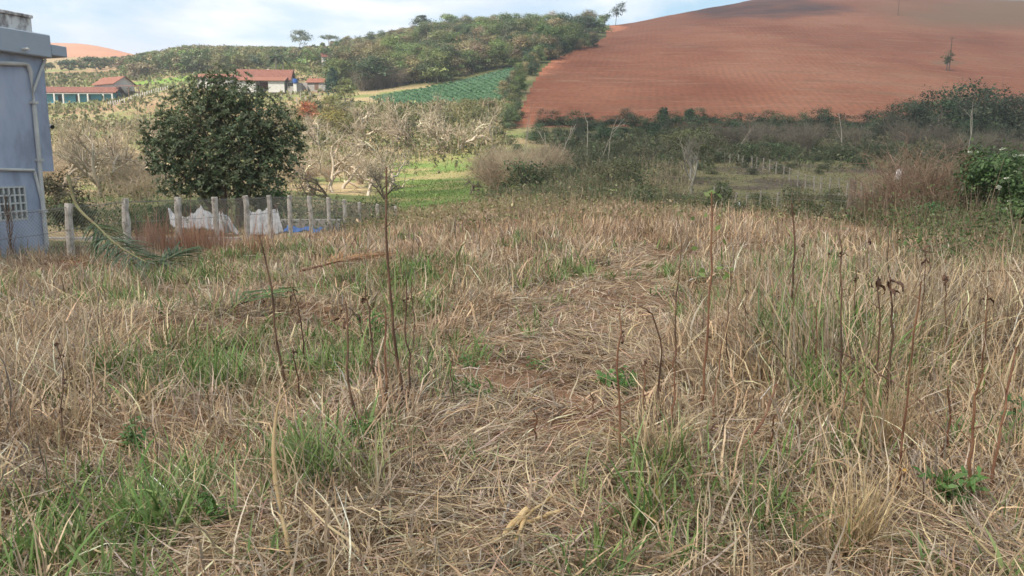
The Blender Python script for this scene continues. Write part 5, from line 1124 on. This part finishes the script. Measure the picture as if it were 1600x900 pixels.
# ================================================================ tall weed stalks
def dead_leaf_mesh(n, H, spread):
    "crumpled brown leaves hanging from the tip"
    n = n + 1; az = rng.random(n) * 6.28; k = np.stack([np.sin(az), np.cos(az), 0 * az], -1) * spread * .4 * rng.random((n, 1)); k[:, 2] = -H * .75 * rng.random(n)
    L = H * rng.uniform(.55, 1.1, n); V, Fq, C = blades_free(k, az, rng.uniform(-.9, .5, n), rng.uniform(1.2, 2.6, n), L, L * rng.uniform(.16, .30, n) + .006, 6, np.ones((n, 3)))
    V = V + rng.normal(size=V.shape) * .004
    return V, Fq
ST = [  # base px,py  top px,py  width  head  colour  label
 (447, 618, 408, 365, .016, 0, 'd', 'tall straight dark stalk leaning left, first of the tall ones from the left'),
 (480, 578, 460, 445, .012, 2, 'd', 'medium stalk with a dark seed tip right of the tall left leaning one'),
 (472, 642, 458, 545, .010, 1, 'd', 'short stalk with a small bud in front of the medium seed tipped one'),
 (558, 682, 540, 475, .015, 4, 'd', 'stalk with a curled cluster of dead leaves at its tip, left of centre'),
 (588, 606, 572, 445, .014, 1, 'd', 'stalk with a bare blunt tip just right of the dead leaf cluster'),
 (601, 642, 599, 482, .014, 0, 'r', 'reddish stalk standing between the blunt one and the tallest one'),
 (631, 632, 604, 262, .018, 0, 'd', 'tallest weed stalk of the left group, reaching up to the twiggy tree'),
 (640, 642, 634, 440, .012, 1, 'd', 'thin stalk close to the foot of the tallest one'),
 (652, 565, 645, 428, .010, 0, 'd', 'thin straight stalk just right of the tallest one'),
 (972, 724, 968, 490, .013, 1, 'r', 'upright red brown stalk in the middle of the path edge'),
 (1024, 655, 1000, 478, .012, 0, 'bend', 'stalk bowing over to the left beside the red brown one'),
 (1057, 600, 1067, 370, .011, 0, 'd', 'thin straight stalk left of the one with fresh leaves'),
 (1092, 648, 1112, 300, .015, 5, 'r', 'very tall stalk with a few fresh green leaves near its top'),
 (1138, 600, 1142, 425, .009, 0, 'd', 'thin pale stalk right of the one with fresh leaves'),
 (1224, 525, 1236, 318, .021, 3, 'd', 'thick stalk with a torn dead leaf at its tip, right of centre'),
 (1250, 492, 1257, 372, .013, 2, 'd', 'shorter stalk with a dark tip right of the thick one'),
 (1310, 650, 1312, 362, .012, 1, 'd', 'tall thin stalk with a knot of dead leaf halfway up'),
 (1382, 655, 1392, 430, .016, 4, 'd', 'stalk carrying two hanging dead leaf clusters on the right'),
 (1368, 640, 1374, 430, .012, 4, 'd', 'stalk with one hanging dead leaf cluster left of the double one'),
 (1352, 470, 1358, 370, .012, 2, 'd', 'short stalk with a dark seed tip behind the hanging clusters'),
 (1385, 470, 1387, 345, .013, 3, 'd', 'stalk with a dead leaf tip standing against the brown twig bush'),
 (1400, 450, 1402, 342, .009, 1, 'd', 'thin dark stalk right of the dead leaf tip by the twig bush'),
 (1450, 490, 1453, 382, .012, 3, 'd', 'stalk with a curled dead leaf tip farthest right'),
 (1415, 660, 1440, 440, .013, 0, 'r', 'reddish stalk leaning right with a bare tip'),
 (1205, 712, 1212, 648, .012, 0, 'r', 'snapped brown stub, left one of the low pair right of the path'),
 (1244, 700, 1238, 655, .011, 0, 'bent', 'dark bent stub, right one of the low pair right of the path'),
 (1516, 800, 1534, 580, .014, 0, 'r', 'orange brown stalk rising from the lower right corner'),
 (1550, 770, 1590, 540, .012, 0, 'r', 'orange brown stalk leaning right at the right edge'),
 (1398, 785, 1420, 590, .012, 0, 'r', 'reddish purple stalk in the tall straw on the right'),
 (1347, 715, 1352, 590, .010, 0, 'r', 'thin reddish stalk left of the purple one'),
 (838, 696, 834, 638, .011, 0, 'r', 'short orange cut stub on the path'),
 (932, 650, 924, 612, .009, 0, 'r', 'small orange cut stub beside the path weeds'),
 (1006, 650, 1010, 560, .010, 1, 'r', 'short brown stalk left of the bowing one'),
 (1052, 668, 1056, 540, .011, 0, 'r', 'brown stalk with a bare tip in front of the thin straight one'),
 (1112, 668, 1130, 540, .011, 0, 'r', 'brown stalk leaning right below the one with fresh leaves'),
 (794, 520, 794, 470, .010, 0, 'd', 'short lone brown stalk at the left edge of the path'),
 (102, 720, 90, 535, .008, 6, 'd', 'dark thin stalk with burrs along it at the left edge'),
 (710, 640, 703, 545, .008, 0, 'd', 'thin dark stalk left of the path weeds'),
 (1300, 720, 1330, 580, .009, 0, 'r', 'thin brown stalk leaning right in front of the knotted tall one'),
 (1470, 730, 1482, 600, .011, 0, 'r', 'reddish stalk between the purple one and the lower right corner'),
 (1480, 570, 1478, 425, .010, 2, 'd', 'dark seed tipped stalk left of the dark arched branch'),
 (1530, 610, 1542, 450, .011, 3, 'r', 'brown stalk with a curled leaf tip right of the dark arched branch'),
 (1335, 560, 1338, 415, .009, 1, 'd', 'thin dark stalk between the knotted one and the hanging clusters'),
 (1272, 610, 1276, 470, .010, 0, 'r', 'plain brown stalk below the shorter dark tipped one'),
 (1434, 560, 1447, 400, .010, 2, 'd', 'thin seed tipped stalk just left of the farthest curled leaf tip'),
 (1290, 500, 1296, 392, .009, 2, 'd', 'small seed tipped stalk behind the knotted tall one'),
 (1160, 560, 1166, 440, .009, 1, 'd', 'thin stalk with a small bud left of the thick one'),
]
def stalks():
    for bx, by, tx, ty, wd, head, cl, lab in ST:
        g = pick(bx, by); Hs = at(tx, ty, g[1] + rng.normal() * .1) - g; n = 10; t = np.linspace(0, 1, n)[:, None]
        ph = rng.random(2) * 6.28; bow = rng.normal(size=3) * .02 * np.linalg.norm(Hs); P = Hs * t + bow * np.sin(t * np.pi) + rng.normal(size=(n, 3)) * .005 + .006 * np.sin(t * 9 + ph[0])
        if cl == 'bend': P = np.stack([np.interp(t[:, 0], [0, .5, .8, 1], [0, Hs[0] * -.15, Hs[0] * .45, Hs[0] * 1.05]), Hs[1] * t[:, 0], np.interp(t[:, 0], [0, .4, .8, 1], [0, Hs[2] * .55, Hs[2] * .95, Hs[2]])], -1)
        if cl == 'bent': P = np.stack([np.interp(t[:, 0], [0, .7, 1], [.02, .01, -.07]), 0 * t[:, 0], np.interp(t[:, 0], [0, .75, 1], [0, Hs[2], Hs[2] * .85])], -1)
        P[0, 2] -= .05; rad = wd * .50 * np.linspace(1.15, .6, n) * (1 + .18 * np.abs(np.sin(np.arange(n) * 2.4))); mt = M['stalk_red'] if cl == 'r' else M['stalk']
        root = empty('weed_stalk', g, lab, 'weed stalk', 'tall dry weed stalks')
        mb = MB().tube(P, rad, 7); mb.build('stem', mt, root, smooth=True)
        if Hs[2] > .35:
            for k in rng.choice(np.arange(2, n - 1), 5 if head == 0 else 3, replace=False):
                a_ = rng.random() * 6.28; L_ = rng.uniform(.03, .11); d_ = np.array([math.cos(a_), math.sin(a_), rng.uniform(.2, 1.1)]); MB().tube([P[k], P[k] + d_ * L_ * .6, P[k] + d_ * L_ + np.array([0, 0, rng.uniform(-.02, .02)])], [wd * .22, wd * .15, wd * .06], 4).build('side_twig', mt, root)
        if head in (2, 3, 4):
            V, Fq = dead_leaf_mesh({2: 3, 3: 2, 4: 4}[head], {2: .08, 3: .11, 4: .14}[head], {2: .010, 3: .03, 4: .03}[head]); o = link('dead_leaves', mesh_np(V + P[-1] * .99, Fq), M['dead_leaf'], root)
        if head == 1:
            V, Fq = dead_leaf_mesh(3, .05, .014); link('dead_leaves', mesh_np(V + P[-2 if ty < 500 else -1], Fq), M['dead_leaf'], root)
        if head == 6:
            for k in (4, 6, 8, 9): V, Fq = dead_leaf_mesh(3, .03, .009); link('burr', mesh_np(V + P[k], Fq), M['dead_leaf'], root)
        if head == 5:
            m = 16; k = rng.integers(6, n, m); c = palette([(.13, .20, .05), (.17, .24, .06)], m, .1); link('leaves', mesh_np(*cards(P[k] + rng.normal(size=(m, 3)) * np.array([.06, .06, .04]), rng.normal(size=(m, 3)) + np.array([0, -1, .4]), .055, .034, c, bend=.2)), M['leaf_plain'], root)
stalks()

# ================================================================ low weeds, fronds and sticks
def rosette(px, py, n, H, W, ls, cols, label, asp=.45, name='leafy_weed'):
    g = pick(px, py); root = empty(name, g, label, 'weed'); pl, rd, lv = [], [], []
    for k in range(n):
        a = rng.random() * 6.28; o = rng.random() ** .6 * W * .5; t = np.linspace(0, 1, 5)[:, None]; h = H * rng.uniform(.5, 1); P = np.array([math.cos(a) * o, math.sin(a) * o, 0]) * t ** 1.3 + np.array([0, 0, 1]) * h * t; pl.append(P); rd.append(np.linspace(.004, .0015, 5))
        m = 7; f = rng.uniform(.3, 1, m)[:, None]; Q = P[-1] * f + rng.normal(size=(m, 3)) * np.array([.03, .03, .012]); s = ls * rng.uniform(.6, 1.2, m); lv.append(cards(Q, rng.normal(size=(m, 3)) * .6 + np.array([0, -.3, 1]), s, s * asp, palette(cols, m, .15), bend=.25))
    V, Fq = tubes(pl, rd, 4); link('stems', mesh_np(V, Fq, palette([(.12, .15, .05)], len(V), .05)), M['twig'], root); link('leaves', mesh_np(*merge(*lv)), M['leaf_plain'], root)
FW = [(.08, .17, .04), (.11, .21, .05), (.14, .24, .07)]
rosette(968, 612, 26, .16, .42, .055, FW, 'low patch of bright green leafy weed at the right edge of the path', .6)
rosette(738, 622, 12, .12, .34, .05, FW, 'small spreading green weed at the left edge of the path'); rosette(733, 575, 8, .1, .25, .05, FW, 'tiny green weed farther up the left edge of the path')
rosette(212, 722, 14, .32, .20, .06, [(.10, .19, .06), (.13, .22, .07)], 'upright fresh green leafy weed in the straw at lower left', .35); rosette(335, 830, 7, .2, .14, .06, FW, 'small leafy weed on the straw mound at lower left')
rosette(1370, 530, 9, .30, .5, .10, [(.10, .2, .05), (.14, .24, .06)], 'broad leaved green weed at the foot of the hanging clusters', .75); rosette(1410, 520, 6, .28, .3, .10, FW, 'second broad leaved weed right of the hanging clusters', .75)
rosette(1575, 525, 14, .3, .6, .07, FW, 'green leafy weed at the right edge above the tall straw'); rosette(585, 545, 14, .4, .35, .06, FW, 'green leafy weed with a yellow flower among the left stalks'); rosette(850, 578, 8, .08, .3, .04, FW, 'small flat green weed in the middle of the path')
rosette(1480, 800, 12, .26, .30, .09, FW, 'green weed among the tall straw in the lower right corner', .35); rosette(570, 700, 8, .2, .2, .05, FW, 'small green weed behind the dead leaf cluster stalk'); rosette(1592, 690, 10, .35, .3, .08, [(.09, .17, .06)], 'dark green leafy weed cut by the right edge', .4)
def flowers():
    for px, py, lab in ((298, 757, 'tiny yellow flower in the green grass at lower left'), (573, 520, 'tiny orange flower among the left stalks'), (1412, 735, 'tiny yellow flower in the tall straw')):
        g = pick(px, py + 25); h = at(px, py, g[1])[2] - g[2]; r = empty('wild_flower', g, lab, 'flower'); MB().tube([(0, 0, 0), (0, 0, h)], .002, 5).build('stem', M['stalk'], r)
        a = np.arange(9) / 9 * 6.28; T = np.stack([np.cos(a), np.sin(a), .2 + 0 * a], -1); link('petals', mesh_np(*cards(np.array([0, 0, h]) + T * .011, np.tile([0, -.5, 1.0], (9, 1)) + T * .2, .022, .010, np.tile([[.75, .42, .02]], (9, 1)), T=T)), M['leaf_plain'], r)
flowers()
def frond(name, label, P, Lf, mats, cols, rdia, side=1.0, start=.3, droop=.6, nleaf=90):
    P = np.array(P, float); base = P[0].copy(); t = np.linspace(0, 1, len(P)); tt = np.linspace(0, 1, 24); Q = np.stack([pchip(t, P[:, k], tt) for k in range(3)], -1) - base
    root = empty(name, base, label, 'palm frond'); MB().tube(Q, rdia * np.linspace(1, .25, 24), 7).build('petiole', mats, root, smooth=True)
    rt, az, el, Ln = [], [], [], []; par = []
    for k in range(nleaf):
        f = start + (1 - start) * (k + .5) / nleaf; q = f * 23; i = min(int(q), 22); p = Q[i] * (1 - q + i) + Q[i + 1] * (q - i); T = unit(Q[i + 1] - Q[i])
        for s in (-1, 1):
            sd = unit(np.cross(T, np.array([0, 0, 1.0]))) * s; d = unit(T * .75 + sd * (.55 + rng.normal() * .15) + np.array([0, 0, .1]) + rng.normal(size=3) * .08); L = Lf * (.55 + .45 * math.sin(math.pi * min(1, .25 + .75 * (f - start) / (1 - start)))) * rng.uniform(.8, 1.1)
            rt.append(p); az.append(math.atan2(d[0], d[1])); el.append(math.asin(np.clip(d[2], -1, 1))); Ln.append(L)
    rt = np.array(rt); n = len(rt); c = palette(cols, n, .18); V, Fq, C = blades_free(rt, np.array(az), np.array(el), np.full(n, droop), np.array(Ln), np.full(n, .026), 5, c, np.clip(gz(*base[:2]) - base[2], -9, 9) + .06 + 0 * Ln if False else ground_z(rt[:, 0] + base[0], rt[:, 1] + base[1]) - base[2] + .10 + .15 * rng.random(n))
    link('leaflets', mesh_np(V, Fq, C), M['green'], root)
def fronds():
    g = pick(285, 430); Y1 = g[1]; Y0 = 15.0
    frond('palm_frond', 'fallen green palm frond leaning on the fence with its bare stem up', [at(106, 274, Y0), at(118, 318, Y0 - .1), at(150, 352, Y0 - .5), at(190, 388, Y0 - 1.2), at(240, 412, Y0 - 2.1), g + np.array([0, 0, .42])], .95, mix_mat('frond_stem', [(.16, .12, .07), (.22, .20, .10), (.16, .18, .08)], 4, .6), [(.06, .10, .045), (.085, .13, .06), (.12, .15, .085)], .035, start=.38, droop=.7, nleaf=130)
    a, b = pick(350, 500), pick(450, 478); frond('palm_frond', 'smaller green palm frond lying flat in the straw left of the stalks', [a + np.array([0, 0, .10]), (a + b) / 2 + np.array([0, 0, .16]), b + np.array([0, 0, .10])], .50, M['stalk'], [(.10, .16, .055), (.13, .19, .07), (.16, .19, .08)], .014, start=.1, droop=.35, nleaf=17)
    a, b = pick(470, 436), pick(598, 414); frond('palm_frond', 'dry orange brown palm frond lying in the middle of the field', [a + np.array([0, 0, .12]), (a + b) / 2 + np.array([0, 0, .17]), b + np.array([0, 0, .15])], .55, M['stalk_red'], [(.40, .23, .11), (.46, .28, .15), (.32, .17, .08)], .022, start=.3, droop=.3, nleaf=60)
fronds()
def sticks():
    cm = mix_mat('cane', [(.36, .23, .10), (.50, .35, .17), (.58, .44, .25)], 14, .7, stretch=(1, 1, .4))
    def stick(name, lab, pts, r, mat=cm, cat='stick'):
        W_ = []
        for px, py, h in pts: p = pick(px, py); W_.append(p + np.array([0, 0, h]))
        b = W_[0]; n = 9; t = np.linspace(0, 1, len(W_)); tt = np.linspace(0, 1, n); Q = np.stack([np.interp(tt, t, [q[k] - b[k] for q in W_]) for k in range(3)], -1) + rng.normal(size=(n, 3)) * r * .25
        tag(MB().tube(Q, r * (1 + .15 * np.sin(tt * 19)), 9).build(name, mat, None, 0, True, b), lab, cat)
    stick('cane_stump', 'thick tan piece of cane lying across the end of the path', [(772, 860, .03), (812, 828, .06), (820, 820, .07)], .016)
    stick('cane_stick', 'thin tan cane rising from the thick piece towards the right', [(808, 838, .06), (868, 788, .05)], .007); stick('cane_stick', 'tan cane lying level right of the thick piece', [(815, 836, .05), (872, 816, .05)], .009)
    stick('cane_stick', 'short tan cane end below the thick piece', [(806, 858, .03), (820, 832, .06)], .010)
    stick('grey_stick', 'pale grey dead stick left of the thick cane', [(783, 832, .03), (797, 796, .04)], .009, mix_mat('grey_wood', [(.24, .2, .17), (.4, .35, .3)], 12, .9, stretch=(1, 1, .3)))
    stick('grey_stick', 'dark rotten stick at the bottom edge of the path', [(735, 892, .02), (800, 884, .03), (830, 890, .02)], .016, M['bark'])
    stick('bent_branch', 'long dark thin branch lying slantwise over the right hand straw', [(1290, 610, .35), (1350, 640, .3), (1430, 700, .3), (1450, 722, .25)], .006, M['stalk'])
    stick('bent_branch', 'brown branch lying slantwise right of the path', [(1155, 735, .12), (1190, 700, .16), (1210, 655, .24)], .008, M['stalk_red']); stick('bent_branch', 'thin brown branch lying across the path edge stalks', [(925, 660, .03), (985, 648, .1), (1060, 625, .12)], .007, M['stalk_red'])
    stick('bent_branch', 'dark arched branch over the straw near the right edge', [(1480, 500, .2), (1520, 470, .35), (1580, 468, .35), (1620, 480, .3)], .008, M['stalk'])
    # pale dry cane leaf standing in the front left
    g = pick(440, 815); t = np.linspace(0, 1, 9)
    Pm = np.array([at(x, y, g[1] - .02) for x, y in ((441, 812), (437, 790), (430, 750), (427, 700), (430, 660), (434, 635), (441, 618), (452, 606), (470, 595))]) - g; wd = np.array([.010, .016, .021, .019, .015, .010, .008, .006, .002]); V = np.stack([Pm - np.array([1, 0, 0]) * wd[:, None] * .5, Pm + np.array([1, .3, 0]) * wd[:, None] * .5], 1).reshape(-1, 3); i = np.arange(8)[:, None] * 2
    lm = mix_mat('dry_cane_leaf', [(.48, .34, .17), (.60, .47, .28)], 8, .7, stretch=(1, 1, .3)); o = link('cane_leaf', mesh_np(V, i + np.array([0, 1, 3, 2])[None]), lm, None, g); s = o.modifiers.new('t', 'SOLIDIFY'); s.thickness = .0012; tag(o, 'tall pale dry cane leaf curling over at its tip in the front left', 'leaf')
    g = pick(455, 885); Pm = np.array([at(x, y, g[1]) for x, y in ((456, 892), (450, 865), (447, 835), (440, 808), (432, 800))]) - g; wd = np.array([.012, .017, .017, .012, .004]); V = np.stack([Pm - np.array([1, 0, 0]) * wd[:, None] * .5, Pm + np.array([1, .3, 0]) * wd[:, None] * .5], 1).reshape(-1, 3); o = link('cane_leaf', mesh_np(V, i[:4] + np.array([0, 1, 3, 2])[None]), lm, None, g); s = o.modifiers.new('t', 'SOLIDIFY'); s.thickness = .0012; tag(o, 'broken dry cane leaf below the tall curling one', 'leaf')
sticks()
def clumps():
    "single clumps that stand out: green reed clump, straw sheaf, reddish grass by the fence"
    def clump(name, lab, px, py, n, H, W, wd, cols, el=1.25, cu=.7, mat='green', sx=1.0):
        g = pick(px, py); az = rng.random(n) * 6.28; rt = np.stack([rng.normal(0, W * .5, n) * sx, rng.normal(0, W * .35, n), 0 * az], -1); rt[:, 2] = ground_z(rt[:, 0] + g[0], rt[:, 1] + g[1]) - g[2] - .01
        V, Fq, C = blades(rt, az, np.clip(rng.normal(el, .2, n), .2, 1.55), np.clip(rng.normal(cu, .4, n), 0, 2.5), H * np.exp(rng.normal(-.1, .25, n)), wd * np.exp(rng.normal(0, .25, n)), 6, palette(cols, n, .15), .06); tag(link(name, mesh_np(V, Fq, C), M[mat], None, g), lab, 'grass clump')
    clump('grass_clump', 'upright clump of broad green blades with one yellow blade right of the path', 1022, 842, 46, .36, .11, .0125, [(.09, .17, .04), (.12, .21, .06), (.15, .22, .06), (.3, .24, .06)])
    clump('grass_clump', 'tall clump of green blades behind the pale cane leaf', 475, 760, 70, .34, .17, .011, GRN); clump('grass_clump', 'broad bladed green clump in the lower left', 250, 850, 80, .32, .18, .012, GRN); clump('grass_clump', 'broad bladed green clump at the bottom left corner', 80, 895, 70, .3, .2, .012, GRN)
    clump('grass_clump', 'big lush green clump left of the tall stalks', 345, 620, 120, .42, .26, .012, GRN); clump('grass_clump', 'green clump between the two tallest left stalks', 565, 600, 80, .40, .25, .011, GRN)
    clump('straw_sheaf', 'tall pale sheaf of straw in the lower right', 1335, 870, 150, .5, .13, .0055, [(.54, .42, .25), (.46, .34, .19)], 1.3, .6, 'blade'); clump('straw_sheaf', 'upright pale straw sheaf beside the purple stalk', 1385, 720, 150, .52, .14, .0055, [(.48, .36, .22), (.40, .29, .17)], 1.4, .35, 'blade')
    clump('straw_sheaf', 'pale arching straw sheaf beside the right edge of the path', 1030, 720, 110, .36, .25, .005, [(.48, .36, .22), (.42, .31, .18)], 1.1, .9, 'blade')
    for k, (px, py) in enumerate(((225, 398), (250, 400), (275, 405), (300, 400), (325, 402), (350, 402), (236, 388), (312, 392), (400, 398), (290, 388))):
        clump('red_grass', 'reddish dry grass clump in front of the white nets', px, py, 120, .85 if k < 6 else .7, .42, .010, [(.38, .21, .135), (.31, .165, .105), (.45, .275, .18)], 1.42, .25, 'blade')
clumps()
def plume():
    g = ground_at(19, 16.2); n = 46; az = rng.random(n) * 6.28; h = at(19, 297, 16.2)[2] - g[2]; rt = np.stack([rng.normal(0, .03, n), rng.normal(0, .03, n), rng.uniform(0, h * .8, n)], -1); V, Fq, C = blades_free(rt, az, np.full(n, 1.35), np.full(n, .5), np.full(n, h * .25), np.full(n, .022), 4, palette([(.24, .14, .085), (.18, .10, .06)], n, .2))
    r = empty('dead_plume', g, 'dead brown weed plume standing before the glass block window of the blue house', 'weed stalk'); MB().tube([(0, 0, -.1), (.02, 0, h * .5), (-.02, 0, h * .95)], [.018, .014, .006], 6).build('stem', M['stalk'], r); link('dry_leaves', mesh_np(V, Fq, C), M['blade'], r)
plume()
def red_group():
    for o in bpy.data.objects:
        if o.name.startswith('red_grass'): o['group'] = 'reddish grass clumps by the nets'
red_group()

# ================================================================ the air: thin haze between here and the far hills
_gz = [v.co.z for n_ in ('ground', 'hill', 'hill.001') for v in bpy.data.objects[n_].data.vertices]
HZ = (min(_gz) - 1.0, max(max(_gz), 100.0) + 3.0); print('haze', HZ)
def haze():
    m = bpy.data.materials.new('haze'); m.use_nodes = True; N, L = m.node_tree.nodes, m.node_tree.links; N.clear()
    o_ = N.new('ShaderNodeOutputMaterial'); v = N.new('ShaderNodeVolumePrincipled'); v.inputs['Density'].default_value = .00045; v.inputs['Color'].default_value = (.86, .90, .96, 1); v.inputs['Anisotropy'].default_value = .25
    L.new(v.outputs[0], o_.inputs['Volume'])
    o = MB().box((0, 0, 0), (2440, 2440, 460)).build('haze', m); lo, hi = HZ
    o.location.z = (lo + hi) / 2; o.scale.z = (hi - lo) / 460
    tag(o, 'thin pale summer haze over the valley', 'haze', kind='stuff')
haze()
